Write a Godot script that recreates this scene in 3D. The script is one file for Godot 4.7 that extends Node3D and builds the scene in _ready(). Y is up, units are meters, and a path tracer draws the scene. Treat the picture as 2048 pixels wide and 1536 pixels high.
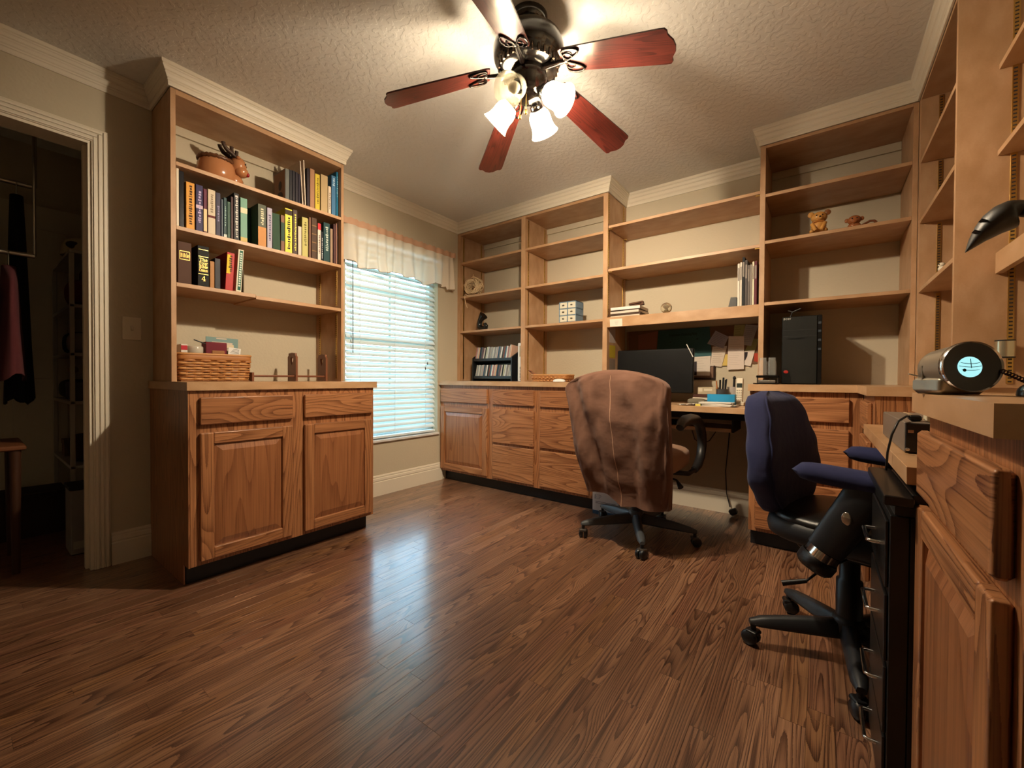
extends Node3D

# ---------- geometry collector: triangles in world space, texture coordinates in metres with v along the grain ----------
class G:
	var v := PackedVector3Array()
	var n := PackedVector3Array()
	var t := PackedVector2Array()
	var x := Transform3D()
	var g := 1
	var o := Vector2.ZERO
	func _uv(p: Vector3, k: int) -> Vector2:
		if k == g:
			return Vector2(p[(k + 1) % 3], p[(k + 2) % 3]) + o
		return Vector2(p[3 - k - g], p[g]) + o
	func tri(a: Vector3, b: Vector3, c: Vector3, na: Vector3, nb: Vector3, nc: Vector3) -> void:
		a = x * a
		b = x * b
		c = x * c
		na = (x.basis * na).normalized()
		nb = (x.basis * nb).normalized()
		nc = (x.basis * nc).normalized()
		var s := na + nb + nc
		if (c - a).cross(b - a).dot(s) < 0.0:
			var q := b
			b = c
			c = q
			q = nb
			nb = nc
			nc = q
		var k := s.abs().max_axis_index()
		v.append(a); v.append(b); v.append(c)
		n.append(na); n.append(nb); n.append(nc)
		t.append(_uv(a, k)); t.append(_uv(b, k)); t.append(_uv(c, k))
	func quad(a: Vector3, b: Vector3, c: Vector3, d: Vector3, m: Vector3) -> void:
		tri(a, b, c, m, m, m)
		tri(a, c, d, m, m, m)
	func box(c: Vector3, s: Vector3, b := 0.0) -> void:
		var h := s * 0.5
		b = minf(b, minf(h.x, minf(h.y, h.z)) * 0.9)
		for k in 3:
			var i := (k + 1) % 3
			var j := (k + 2) % 3
			for sg in [-1.0, 1.0]:
				var m := Vector3()
				m[k] = sg
				var ps := []
				for q in [[-1, -1], [1, -1], [1, 1], [-1, 1]]:
					var p := Vector3()
					p[k] = sg * h[k]
					p[i] = q[0] * (h[i] - b)
					p[j] = q[1] * (h[j] - b)
					ps.append(c + p)
				quad(ps[0], ps[1], ps[2], ps[3], m)
			if b > 0.0:
				for si in [-1.0, 1.0]:
					for sj in [-1.0, 1.0]:
						var ni := Vector3()
						ni[i] = si
						var nj := Vector3()
						nj[j] = sj
						var e := []
						for sk in [-1.0, 1.0]:
							var p := Vector3()
							p[k] = sk * (h[k] - b)
							p[i] = si * h[i]
							p[j] = sj * (h[j] - b)
							var r := p
							r[i] = si * (h[i] - b)
							r[j] = sj * h[j]
							e.append(c + p)
							e.append(c + r)
						tri(e[0], e[1], e[3], ni, nj, nj)
						tri(e[0], e[3], e[2], ni, nj, ni)
		if b > 0.0:
			for sx in [-1.0, 1.0]:
				for sy in [-1.0, 1.0]:
					for sz in [-1.0, 1.0]:
						var a := c + Vector3(sx * h.x, sy * (h.y - b), sz * (h.z - b))
						var d := c + Vector3(sx * (h.x - b), sy * h.y, sz * (h.z - b))
						var e := c + Vector3(sx * (h.x - b), sy * (h.y - b), sz * h.z)
						tri(a, d, e, Vector3(sx, 0, 0), Vector3(0, sy, 0), Vector3(0, 0, sz))
	func span(a: Vector3, b: Vector3, bv := 0.0) -> void:
		box((a + b) * 0.5, (b - a).abs(), bv)
	func lathe(pr: Array, seg := 20, at := Vector3.ZERO, sx := 1.0, sz := 1.0) -> void:
		var ns := []
		for i in pr.size() - 1:
			var d: Vector2 = pr[i + 1] - pr[i]
			ns.append(Vector2(d.y, -d.x).normalized())
		for i in pr.size() - 1:
			var na: Vector2 = ns[i]
			var nb: Vector2 = ns[i]
			if i > 0 and ns[i - 1].dot(ns[i]) > 0.5:
				na = (ns[i - 1] + ns[i]).normalized()
			if i < ns.size() - 1 and ns[i + 1].dot(ns[i]) > 0.5:
				nb = (ns[i + 1] + ns[i]).normalized()
			var pa: Vector2 = pr[i]
			var pb: Vector2 = pr[i + 1]
			for q in seg:
				var a0 := TAU * q / seg
				var a1 := TAU * (q + 1) / seg
				var d0 := Vector3(cos(a0) * sx, 0, sin(a0) * sz)
				var d1 := Vector3(cos(a1) * sx, 0, sin(a1) * sz)
				var A := at + d0 * pa.x + Vector3(0, pa.y, 0)
				var B := at + d1 * pa.x + Vector3(0, pa.y, 0)
				var C := at + d1 * pb.x + Vector3(0, pb.y, 0)
				var D := at + d0 * pb.x + Vector3(0, pb.y, 0)
				var n0a := d0 * na.x + Vector3(0, na.y, 0)
				var n1a := d1 * na.x + Vector3(0, na.y, 0)
				var n0b := d0 * nb.x + Vector3(0, nb.y, 0)
				var n1b := d1 * nb.x + Vector3(0, nb.y, 0)
				if pa.x > 1e-6:
					tri(A, B, C, n0a, n1a, n1b)
				if pb.x > 1e-6:
					tri(A, C, D, n0a, n1b, n0b)
	func ell(c: Vector3, r: Vector3, seg := 14) -> void:
		var rows := []
		var rn := []
		var m := int(seg / 2.0) + 1
		for i in m + 1:
			var th := PI * i / m
			var row := []
			var rr := []
			for q in seg + 1:
				var a := TAU * q / seg
				var d := Vector3(sin(th) * cos(a), cos(th), sin(th) * sin(a))
				row.append(c + d * r)
				rr.append(d / r)
			rows.append(row)
			rn.append(rr)
		for i in m:
			for q in seg:
				if i > 0:
					tri(rows[i][q], rows[i][q + 1], rows[i + 1][q + 1], rn[i][q], rn[i][q + 1], rn[i + 1][q + 1])
				if i < m - 1:
					tri(rows[i][q], rows[i + 1][q + 1], rows[i + 1][q], rn[i][q], rn[i + 1][q + 1], rn[i + 1][q])
	func tube(pts: Array, rad, seg := 8, closed := false, flat := 1.0) -> void:
		var m := pts.size()
		var rows := []
		var rn := []
		var up := Vector3.UP
		var prev := Vector3.ZERO
		for i in m:
			var d: Vector3
			if closed:
				d = (pts[(i + 1) % m] - pts[(i - 1 + m) % m]).normalized()
			else:
				d = (pts[mini(i + 1, m - 1)] - pts[maxi(i - 1, 0)]).normalized()
			if i == 0:
				if absf(d.dot(up)) > 0.9:
					up = Vector3.RIGHT
				prev = (up - d * up.dot(d)).normalized()
			else:
				prev = (prev - d * prev.dot(d)).normalized()
			var side := d.cross(prev)
			var r: float = rad[i] if rad is Array else rad
			var row := []
			var rr := []
			for q in seg:
				var a := TAU * q / seg
				var e := prev * cos(a) * flat + side * sin(a)
				row.append(pts[i] + e * r)
				rr.append((prev * cos(a) / flat + side * sin(a)).normalized())
			rows.append(row)
			rn.append(rr)
		for i in (m if closed else m - 1):
			var i2 := (i + 1) % m
			for q in seg:
				var q2 := (q + 1) % seg
				tri(rows[i][q], rows[i][q2], rows[i2][q2], rn[i][q], rn[i][q2], rn[i2][q2])
				tri(rows[i][q], rows[i2][q2], rows[i2][q], rn[i][q], rn[i2][q2], rn[i2][q])
		if not closed:
			for e in [0, m - 1]:
				var d: Vector3 = (pts[0] - pts[1]).normalized() if e == 0 else (pts[m - 1] - pts[m - 2]).normalized()
				for q in range(1, seg - 1):
					tri(rows[e][0], rows[e][q], rows[e][q + 1], d, d, d)
	func prism(poly: PackedVector2Array, z0: float, z1: float, smooth := false) -> void:
		var ids := Geometry2D.triangulate_polygon(poly)
		for i in range(0, ids.size(), 3):
			var a := poly[ids[i]]
			var b := poly[ids[i + 1]]
			var c := poly[ids[i + 2]]
			for s in [[z0, -1.0], [z1, 1.0]]:
				var m := Vector3(0, 0, s[1] * signf(z1 - z0))
				tri(Vector3(a.x, a.y, s[0]), Vector3(b.x, b.y, s[0]), Vector3(c.x, c.y, s[0]), m, m, m)
		var sgn := -1.0 if Geometry2D.is_polygon_clockwise(poly) else 1.0
		var k := poly.size()
		for i in k:
			var a := poly[i]
			var b := poly[(i + 1) % k]
			var d := (b - a).normalized()
			var m := Vector3(d.y, -d.x, 0) * sgn
			var ma := m
			var mb := m
			if smooth:
				var d0 := (a - poly[(i + k - 1) % k]).normalized()
				var d2 := (poly[(i + 2) % k] - b).normalized()
				if d0.dot(d) > 0.6:
					ma = (m + Vector3(d0.y, -d0.x, 0) * sgn).normalized()
				if d2.dot(d) > 0.6:
					mb = (m + Vector3(d2.y, -d2.x, 0) * sgn).normalized()
			tri(Vector3(a.x, a.y, z0), Vector3(b.x, b.y, z0), Vector3(b.x, b.y, z1), ma, mb, mb)
			tri(Vector3(a.x, a.y, z0), Vector3(b.x, b.y, z1), Vector3(a.x, a.y, z1), ma, mb, ma)
	func grid(rows: Array, closed := false, inside = null) -> void:
		# smooth sheet through rows of points; "inside" is a point the normals face away from
		var a := rows.size()
		var b: int = rows[0].size()
		var nn := []
		var turn := 0.0
		for i in a:
			var r := []
			for j in b:
				var i0 := maxi(i - 1, 0)
				var i1 := mini(i + 1, a - 1)
				var j0 := (j - 1 + b) % b if closed else maxi(j - 1, 0)
				var j1 := (j + 1) % b if closed else mini(j + 1, b - 1)
				var c: Vector3 = (rows[i1][j] - rows[i0][j]).cross(rows[i][j1] - rows[i][j0])
				if inside != null:
					turn += c.dot(rows[i][j] - inside)
				r.append(c.normalized() if c.length() > 1e-12 else Vector3.ZERO)
			nn.append(r)
		if turn < 0.0:
			for r in nn:
				for j in b:
					r[j] = -r[j]
		for i in a - 1:
			for j in (b if closed else b - 1):
				var k := (j + 1) % b
				tri(rows[i][j], rows[i][k], rows[i + 1][k], nn[i][j], nn[i][k], nn[i + 1][k])
				tri(rows[i][j], rows[i + 1][k], rows[i + 1][j], nn[i][j], nn[i + 1][k], nn[i + 1][j])
	func mesh() -> ArrayMesh:
		var m := ArrayMesh.new()
		var ar := []
		ar.resize(Mesh.ARRAY_MAX)
		ar[Mesh.ARRAY_VERTEX] = v
		ar[Mesh.ARRAY_NORMAL] = n
		ar[Mesh.ARRAY_TEX_UV] = t
		m.add_surface_from_arrays(Mesh.PRIMITIVE_TRIANGLES, ar)
		return m

var M := {}
var origin := {}
var taken := {}
var rng := RandomNumberGenerator.new()

func numbered(called: String) -> String:
	if not taken.has(called):
		taken[called] = 0
		return called
	taken[called] += 1
	return "%s_%03d" % [called, taken[called]]

func tag(o: Node, label: String, category: String, group := "") -> void:
	o.set_meta("label", label)
	o.set_meta("category", category)
	if group != "":
		o.set_meta("group", group)

# a thing: a node at its base; its parts are built in world space and set back by that base
func thing(called: String, label: String, category: String, base: Vector3, group := "") -> Node3D:
	var o := Node3D.new()
	o.name = numbered(called)
	add_child(o)
	o.position = base
	origin[o] = base
	tag(o, label, category, group)
	return o

func part(parent: Node3D, called: String, g: G, m: Material, label := "") -> MeshInstance3D:
	var o := MeshInstance3D.new()
	o.name = called
	o.mesh = g.mesh()
	o.material_override = null
	o.mesh.surface_set_material(0, m)
	parent.add_child(o, true)
	var b: Vector3 = origin.get(parent, Vector3.ZERO)
	o.position = -b
	origin[o] = Vector3.ZERO
	if label != "":
		o.set_meta("label", label)
	return o

# a thing that is one mesh
func single(called: String, label: String, category: String, g: G, m: Material, group := "") -> MeshInstance3D:
	var o := MeshInstance3D.new()
	o.name = numbered(called)
	o.mesh = g.mesh()
	o.mesh.surface_set_material(0, m)
	add_child(o)
	origin[o] = Vector3.ZERO
	tag(o, label, category, group)
	return o

func struct(called: String, g: G, m: Material) -> MeshInstance3D:
	var o := MeshInstance3D.new()
	o.name = called
	o.mesh = g.mesh()
	o.mesh.surface_set_material(0, m)
	add_child(o)
	origin[o] = Vector3.ZERO
	o.set_meta("kind", "structure")
	return o

func lettering(parent: Node3D, s: String, h: float, at: Vector3, right: Vector3, up: Vector3, m: Material, called := "lettering", serif := false, fit := 0.0) -> MeshInstance3D:
	var f := SystemFont.new()
	f.font_names = PackedStringArray(["Droid Serif" if serif else "Droid Sans"])
	var tm := TextMesh.new()
	tm.text = s
	tm.font = f
	tm.font_size = 32
	tm.pixel_size = h / 26.0
	tm.depth = 0.0006
	tm.curve_step = 4.0
	tm.material = m
	var o := MeshInstance3D.new()
	o.name = called
	o.mesh = tm
	parent.add_child(o, true)
	var sc := 1.0
	if fit > 0.0:
		sc = minf(1.0, fit / maxf(tm.get_aabb().size.x, 0.001))
	o.transform = Transform3D(Basis(right * sc, up, right.cross(up)), at - origin.get(parent, Vector3.ZERO))
	return o

func frame(o: Vector3, u: Vector3, w: Vector3) -> Transform3D:
	return Transform3D(Basis(u, Vector3.UP, w), o)

func srgb(h: String) -> Color:
	return Color(h)

func mat(c, rough := 0.6, metal := 0.0, spec := 0.5) -> StandardMaterial3D:
	var m := StandardMaterial3D.new()
	m.albedo_color = c if c is Color else Color(c)
	m.roughness = rough
	m.metallic = metal
	m.metallic_specular = spec
	return m

func tex(img: Image) -> ImageTexture:
	img.generate_mipmaps()
	return ImageTexture.create_from_image(img)

func noise_bytes(w: int, h: int, sh: int, sd: int, fr: float, oct: int) -> PackedByteArray:
	# seamless noise, stretched along v by h / sh
	var f := FastNoiseLite.new()
	f.seed = sd
	f.noise_type = FastNoiseLite.TYPE_SIMPLEX_SMOOTH
	f.frequency = fr
	f.fractal_octaves = oct
	var im := f.get_seamless_image(w, sh, false, false, 0.25, true)
	im.convert(Image.FORMAT_L8)
	im.resize(w, h, Image.INTERPOLATE_CUBIC)
	return im.get_data()

# wood: growth rings bent by stretched noise (cathedral figure) with short dark pores
func wood_image(w: int, h: int, sd: int, light: Color, dark: Color, rings: int, warp: float, ringamt: float, pore: float) -> Image:
	var a := noise_bytes(w, h, int(h / 5.0), sd, 2.2 / w, 2)
	var b := noise_bytes(w, h, int(h / 24.0), sd + 7, 40.0 / w, 2)
	var c := noise_bytes(w, h, int(h / 40.0), sd + 13, 130.0 / w, 1)
	var out := PackedByteArray()
	out.resize(w * h * 3)
	var lr := light.r8
	var lg := light.g8
	var lb := light.b8
	var dr := dark.r8 - lr
	var dg := dark.g8 - lg
	var db := dark.b8 - lb
	var i := 0
	for y in h:
		for x in w:
			var k := y * w + x
			var u := float(x) / w * rings + a[k] * warp / 255.0
			var f := u - floorf(u)
			var r := f * f * f
			var p := maxf(0.0, c[k] / 255.0 - 0.55) * 2.2 * (0.45 + f)
			var d := clampf(r * ringamt + (b[k] / 255.0 - 0.5) * 0.35 + 0.12 + p * pore, 0.0, 1.0)
			out[i] = lr + int(dr * d)
			out[i + 1] = lg + int(dg * d)
			out[i + 2] = lb + int(db * d)
			i += 3
	return Image.create_from_data(w, h, false, Image.FORMAT_RGB8, out)

func mottle_image(w: int, sd: int, light: Color, dark: Color, fr: float, streak: int) -> Image:
	var a := noise_bytes(w, w, int(w / float(streak)), sd, fr / w, 4)
	var b := noise_bytes(w, w, w, sd + 3, 60.0 / w, 2)
	var out := PackedByteArray()
	out.resize(w * w * 3)
	for k in w * w:
		var d := clampf((a[k] / 255.0 - 0.5) * 1.3 + 0.5 + (b[k] / 255.0 - 0.5) * 0.25, 0.0, 1.0)
		out[k * 3] = int(lerpf(light.r8, dark.r8, d))
		out[k * 3 + 1] = int(lerpf(light.g8, dark.g8, d))
		out[k * 3 + 2] = int(lerpf(light.b8, dark.b8, d))
	return Image.create_from_data(w, w, false, Image.FORMAT_RGB8, out)

func wood_mat(t: Texture2D, su: float, sv: float, tint, rough: float, coat := 0.0) -> StandardMaterial3D:
	var m := mat(tint, rough)
	m.albedo_texture = t
	m.uv1_scale = Vector3(1.0 / su, 1.0 / sv, 1)
	if coat > 0.0:
		m.clearcoat_enabled = true
		m.clearcoat = coat
		m.clearcoat_roughness = 0.12
	return m

func noise_tex(sz: int, sd: int, fr: float, oct: int, kind := FastNoiseLite.TYPE_SIMPLEX_SMOOTH) -> ImageTexture:
	var f := FastNoiseLite.new()
	f.seed = sd
	f.noise_type = kind
	f.frequency = fr
	f.fractal_octaves = oct
	var im := f.get_seamless_image(sz, sz, false, false, 0.2, true)
	return tex(im)

func relief(m: StandardMaterial3D, t: Texture2D, cm: float) -> void:
	m.heightmap_enabled = true
	m.heightmap_texture = t
	m.heightmap_scale = cm

func make_materials() -> void:
	var oak := tex(wood_image(768, 1024, 5, Color("#b68a63"), Color("#5f3c25"), 9, 9.0, 0.55, 0.55))
	var flo := tex(wood_image(768, 1024, 11, Color("#a58268"), Color("#442a1e"), 8, 11.0, 0.75, 0.6))
	var mah := tex(wood_image(256, 512, 21, Color("#5c2c25"), Color("#280f0d"), 6, 4.0, 0.6, 0.6))
	var map := tex(mottle_image(256, 31, Color("#c8a888"), Color("#b5926e"), 5.0, 2))
	M.oak = wood_mat(oak, 0.42, 1.5, "#ffe9d8", 0.36, 0.15)
	M.oak2 = wood_mat(oak, 0.42, 1.5, "#f2dac8", 0.36, 0.15)
	var oakd := tex(wood_image(512, 768, 45, Color("#a97a55"), Color("#6a432b"), 5, 3.5, 0.35, 0.45))
	M.oakdoor = wood_mat(oakd, 0.4, 1.6, "#f6e2d2", 0.36, 0.15)
	M.maple = wood_mat(map, 0.5, 0.5, "#f0e4d8", 0.45)
	M.mapletop = wood_mat(map, 0.5, 0.5, "#f6ecdf", 0.33)
	M.mahogany = wood_mat(mah, 0.14, 0.55, "#e8c8c0", 0.3, 0.6)
	M.floor = []
	for c in ["#f2e6da", "#e2d2c4", "#d6c4b4", "#fdf0e2", "#c8b6a6", "#e0cabe", "#ead8bc", "#dacabb"]:
		var fm := wood_mat(flo, 0.3, 1.2, c, 0.4, 0.9)
		fm.clearcoat_roughness = 0.17
		M.floor.append(fm)
	M.floordark = mat("#2c1a10", 0.7)
	var peel := noise_tex(256, 3, 0.06, 2)
	M.wall = mat("#c0b49c", 0.75)
	M.wall.uv1_triplanar = true
	M.wall.uv1_world_triplanar = true
	M.wall.uv1_scale = Vector3(3, 3, 3)
	relief(M.wall, peel, 0.06)
	var kd := FastNoiseLite.new()
	kd.seed = 9
	kd.noise_type = FastNoiseLite.TYPE_SIMPLEX_SMOOTH
	kd.frequency = 0.022
	kd.fractal_octaves = 3
	kd.fractal_gain = 0.42
	kd.domain_warp_enabled = true
	kd.domain_warp_amplitude = 14.0
	kd.domain_warp_frequency = 0.03
	var ki := kd.get_seamless_image(512, 512, false, false, 0.2, true)
	ki.convert(Image.FORMAT_L8)
	var kb := ki.get_data()
	for i in kb.size():
		kb[i] = int(255.0 * smoothstep(0.42, 0.62, kb[i] / 255.0))
	M.ceiling = mat("#dad7d0", 0.85)
	M.ceiling.uv1_triplanar = true
	M.ceiling.uv1_world_triplanar = true
	M.ceiling.uv1_scale = Vector3(2.4, 2.4, 2.4)
	relief(M.ceiling, tex(Image.create_from_data(512, 512, false, Image.FORMAT_L8, kb)), 0.09)
	M.trim = mat("#ddd3c0", 0.45)
	M.white = mat("#e8e6e0", 0.5)
	M.black = mat("#0b0b0d", 0.45)
	M.blackgloss = mat("#0a0908", 0.16)
	M.blackmatte = mat("#0f0f10", 0.8)
	M.toe = mat("#0d0e12", 0.5)
	M.chrome = mat("#d8d8d8", 0.14, 1.0)
	M.steel = mat("#b9b5ac", 0.32, 1.0)
	M.brass = mat("#c9a35c", 0.35, 1.0)
	M.paper = mat("#e6e0d6", 0.85)
	M.pages = mat("#d8ccb2", 0.9)
	M.dark = mat("#241c18", 0.85)
	M.red = mat("#8c1b1b", 0.6)
	M.glass = mat(Color(0.92, 0.96, 0.98, 0.12), 0.03)
	M.glass.transparency = BaseMaterial3D.TRANSPARENCY_ALPHA
	M.slat = mat("#dbe4e5", 0.45)
	M.slat.backlight_enabled = true
	M.slat.backlight = Color(0.2, 0.22, 0.23)
	M.shade_lit = mat(Color(1.0, 0.97, 0.9, 0.68), 0.3)
	M.shade_lit.transparency = BaseMaterial3D.TRANSPARENCY_ALPHA
	M.shade_lit.backlight_enabled = true
	M.shade_lit.backlight = Color(0.95, 0.92, 0.85)
	M.shade_off = mat(Color(0.95, 0.93, 0.85, 0.28), 0.1)
	M.shade_off.transparency = BaseMaterial3D.TRANSPARENCY_ALPHA
	M.bulb = mat("#fff6e0", 0.4)
	M.bulb.emission_enabled = true
	M.bulb.emission = Color(1.0, 0.9, 0.7)
	M.bulb.emission_energy_multiplier = 6.0
	M.bulb_off = mat("#d8d2c0", 0.2)
	M.jarglass = mat(Color(0.95, 0.96, 0.93, 0.05), 0.03)
	M.jarglass.transparency = BaseMaterial3D.TRANSPARENCY_ALPHA
	M.lightwood = mat("#b98c5a", 0.55)
	M.dull = mat("#3a3630", 0.7)

func _ready() -> void:
	rng.seed = 42
	# camera
	var cam := Camera3D.new()
	cam.name = "camera"
	add_child(cam)
	cam.position = Vector3(2.8134, 0.937, 3.2338)
	cam.rotation_order = EULER_ORDER_YXZ
	cam.rotation = Vector3(-0.0128, 0.6417, 0.0056)
	cam.fov = rad_to_deg(2.0 * atan(768.0 / 825.146))
	cam.near = 0.03
	cam.far = 200.0
	cam.current = true
	# sky and exposure
	var env := Environment.new()
	var sky := Sky.new()
	var sm := ProceduralSkyMaterial.new()
	sm.sky_top_color = Color(0.60, 0.80, 0.92)
	sm.sky_horizon_color = Color(0.72, 0.90, 0.97)
	sm.ground_horizon_color = Color(0.70, 0.80, 0.82)
	sm.ground_bottom_color = Color(0.40, 0.46, 0.42)
	sm.sun_angle_max = 1.0
	sky.sky_material = sm
	env.background_mode = Environment.BG_SKY
	env.sky = sky
	env.background_energy_multiplier = SKY
	env.tonemap_mode = Environment.TONE_MAPPER_LINEAR
	env.tonemap_exposure = EXPOSURE
	env.ssao_enabled = true
	env.ssil_enabled = true
	env.sdfgi_enabled = true
	var we := WorldEnvironment.new()
	we.name = "environment"
	we.environment = env
	add_child(we)
	make_materials()
	build_shell()
	build_floor()
	build_trim()
	build_window()
	build_cabinets()
	build_bookcases()
	build_desks()
	build_fan()
	build_brown_chair()
	build_navy_chair()
	build_left_shelf_things()
	build_back_things()
	build_desk_things()
	build_right_things()
	build_closet()

const SKY := 11.0
const EXPOSURE := 1.5
const LAMP := 1.85

const CEIL := 2.42
const WX := 3.5
const ZF := 5.2

func build_shell() -> void:
	var g := G.new()
	# left wall with the window and the closet doorway
	for r in [[-0.12, 0.61, 0.0, CEIL], [0.61, 1.53, 0.0, 0.425], [0.61, 1.53, 2.06, CEIL], [1.53, 2.85, 0.0, CEIL], [2.85, 3.66, 2.061, CEIL], [3.66, ZF + 0.12, 0.0, CEIL]]:
		g.span(Vector3(-0.12, r[2], r[0]), Vector3(0, r[3], r[1]))
	struct("wall_left", g, M.wall)
	g = G.new()
	g.span(Vector3(0, 0, -0.12), Vector3(WX + 0.12, CEIL, 0))
	struct("wall_back", g, M.wall)
	g = G.new()
	g.span(Vector3(WX, 0, 0), Vector3(WX + 0.12, CEIL, ZF + 0.12))
	struct("wall_right", g, M.wall)
	g = G.new()
	g.span(Vector3(0, 0, ZF), Vector3(WX, CEIL, ZF + 0.12))
	struct("wall_front", g, M.wall)
	g = G.new()
	g.span(Vector3(-1.8, CEIL, -0.12), Vector3(WX + 0.12, CEIL + 0.12, ZF + 0.12))
	struct("ceiling", g, M.ceiling)
	# closet behind the doorway
	g = G.new()
	g.span(Vector3(-1.38, 0, 2.35), Vector3(-1.26, CEIL, 4.07))
	struct("wall_closet_back", g, M.wall)
	g = G.new()
	g.span(Vector3(-1.26, 0, 2.35), Vector3(-0.12, CEIL, 2.47))
	struct("wall_closet_right", g, M.wall)
	g = G.new()
	g.span(Vector3(-1.26, 0, 3.95), Vector3(-0.12, CEIL, 4.07))
	struct("wall_closet_left", g, M.wall)
	# lawn outside the window
	g = G.new()
	g.span(Vector3(-40, -0.5, -25), Vector3(-1.9, -0.35, 25))
	struct("ground_outside", g, mat("#7d8a66", 0.9))

func build_floor() -> void:
	var g := G.new()
	g.span(Vector3(-1.38, -0.16, -0.12), Vector3(WX + 0.12, -0.012, ZF + 0.12))
	var fl := struct("floor", g, M.floordark)
	# strip oak boards running along the left wall; a few lengths and figures shared by all boards
	var lens := [0.46, 0.64, 0.83, 1.05, 1.3]
	var w := 0.0635
	var variants := {}
	for i in lens.size():
		for k in 5:
			var b := G.new()
			b.g = 2
			b.o = Vector2(rng.randf() * 3.0, rng.randf() * 5.0)
			b.box(Vector3(0, -0.006, 0), Vector3(w - 0.0003, 0.012, lens[i] - 0.0003), 0.0005)
			variants[[i, k]] = b.mesh()
	var count := 0
	var extra := G.new()
	extra.g = 2
	for row in 62:
		var x := w * 0.5 + row * w
		if x > WX - 0.01:
			break
		var z := -rng.randf() * 0.5
		if row % 2 == 1:
			z -= 0.3
		while z < ZF:
			var i := rng.randi_range(0, 4)
			var L: float = lens[i]
			var zc := z + L * 0.5
			z += L
			if z <= 0.02:
				continue
			var hidden := (x < 0.5 and zc > 1.75 and zc < 2.55) or (zc < 0.35 and L < 0.6) or (x > 3.05 and zc < 2.5) or zc > 3.6
			if zc - L * 0.5 < 0.0 or zc + L * 0.5 > ZF or hidden or count >= 298:
				var z0 := maxf(zc - L * 0.5, 0.0)
				var z1 := minf(zc + L * 0.5, ZF)
				if hidden or count >= 298 or z1 - z0 < 0.05:
					extra.o = Vector2(rng.randf() * 3.0, rng.randf() * 5.0)
					extra.box(Vector3(x, -0.006, (z0 + z1) * 0.5), Vector3(w - 0.0003, 0.012, z1 - z0 - 0.0003), 0.0005)
					continue
				var b := G.new()
				b.g = 2
				b.o = Vector2(rng.randf() * 3.0, rng.randf() * 5.0)
				b.box(Vector3(0, -0.006, 0), Vector3(w - 0.0003, 0.012, z1 - z0 - 0.0003), 0.0005)
				_plank(fl, b.mesh(), Vector3(x, 0, (z0 + z1) * 0.5))
			else:
				_plank(fl, variants[[i, rng.randi_range(0, 4)]], Vector3(x, 0, zc))
			count += 1
	var e := part(fl, "hidden_planks", extra, M.floor[0])
	e.set_meta("kind", "stuff")
	var cg := G.new()
	cg.g = 2
	for k in 24:
		cg.o = Vector2(rng.randf() * 3.0, rng.randf() * 5.0)
		cg.span(Vector3(-1.26 + k * 0.0525, -0.012, 2.47), Vector3(-1.26 + k * 0.0525 + 0.052, 0, 3.95), 0.0008)
	var c := part(fl, "closet_planks", cg, M.floor[1])
	c.set_meta("kind", "stuff")

func _plank(fl: Node3D, m: Mesh, at: Vector3) -> void:
	var o := MeshInstance3D.new()
	o.name = "plank"
	o.mesh = m
	o.material_override = M.floor[rng.randi_range(0, M.floor.size() - 1)]
	fl.add_child(o, true)
	o.position = at

# a moulding swept along a path on the plan (x, z), mitred at the corners; it stands out to the left of the path
func sweep(g: G, path: Array, prof: Array) -> void:
	var off := []
	var k := path.size()
	for i in k:
		var a := Vector2.ZERO
		var b := Vector2.ZERO
		if i > 0:
			var d: Vector2 = (path[i] - path[i - 1]).normalized()
			a = Vector2(-d.y, d.x)
		if i < k - 1:
			var d: Vector2 = (path[i + 1] - path[i]).normalized()
			b = Vector2(-d.y, d.x)
		if i == 0:
			off.append(b)
		elif i == k - 1:
			off.append(a)
		else:
			off.append((a + b) / (1.0 + a.dot(b)))
	for i in k - 1:
		var d: Vector2 = (path[i + 1] - path[i]).normalized()
		var nn := Vector2(-d.y, d.x)
		for j in prof.size() - 1:
			var p: Vector2 = prof[j]
			var q: Vector2 = prof[j + 1]
			var e := (q - p).normalized()
			var m := Vector3(nn.x * e.y, -e.x, nn.y * e.y)
			var f := func(s: int, c: Vector2) -> Vector3:
				var r: Vector2 = path[s] + off[s] * c.x
				return Vector3(r.x, c.y, r.y)
			g.quad(f.call(i, p), f.call(i + 1, p), f.call(i + 1, q), f.call(i, q), m)

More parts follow.
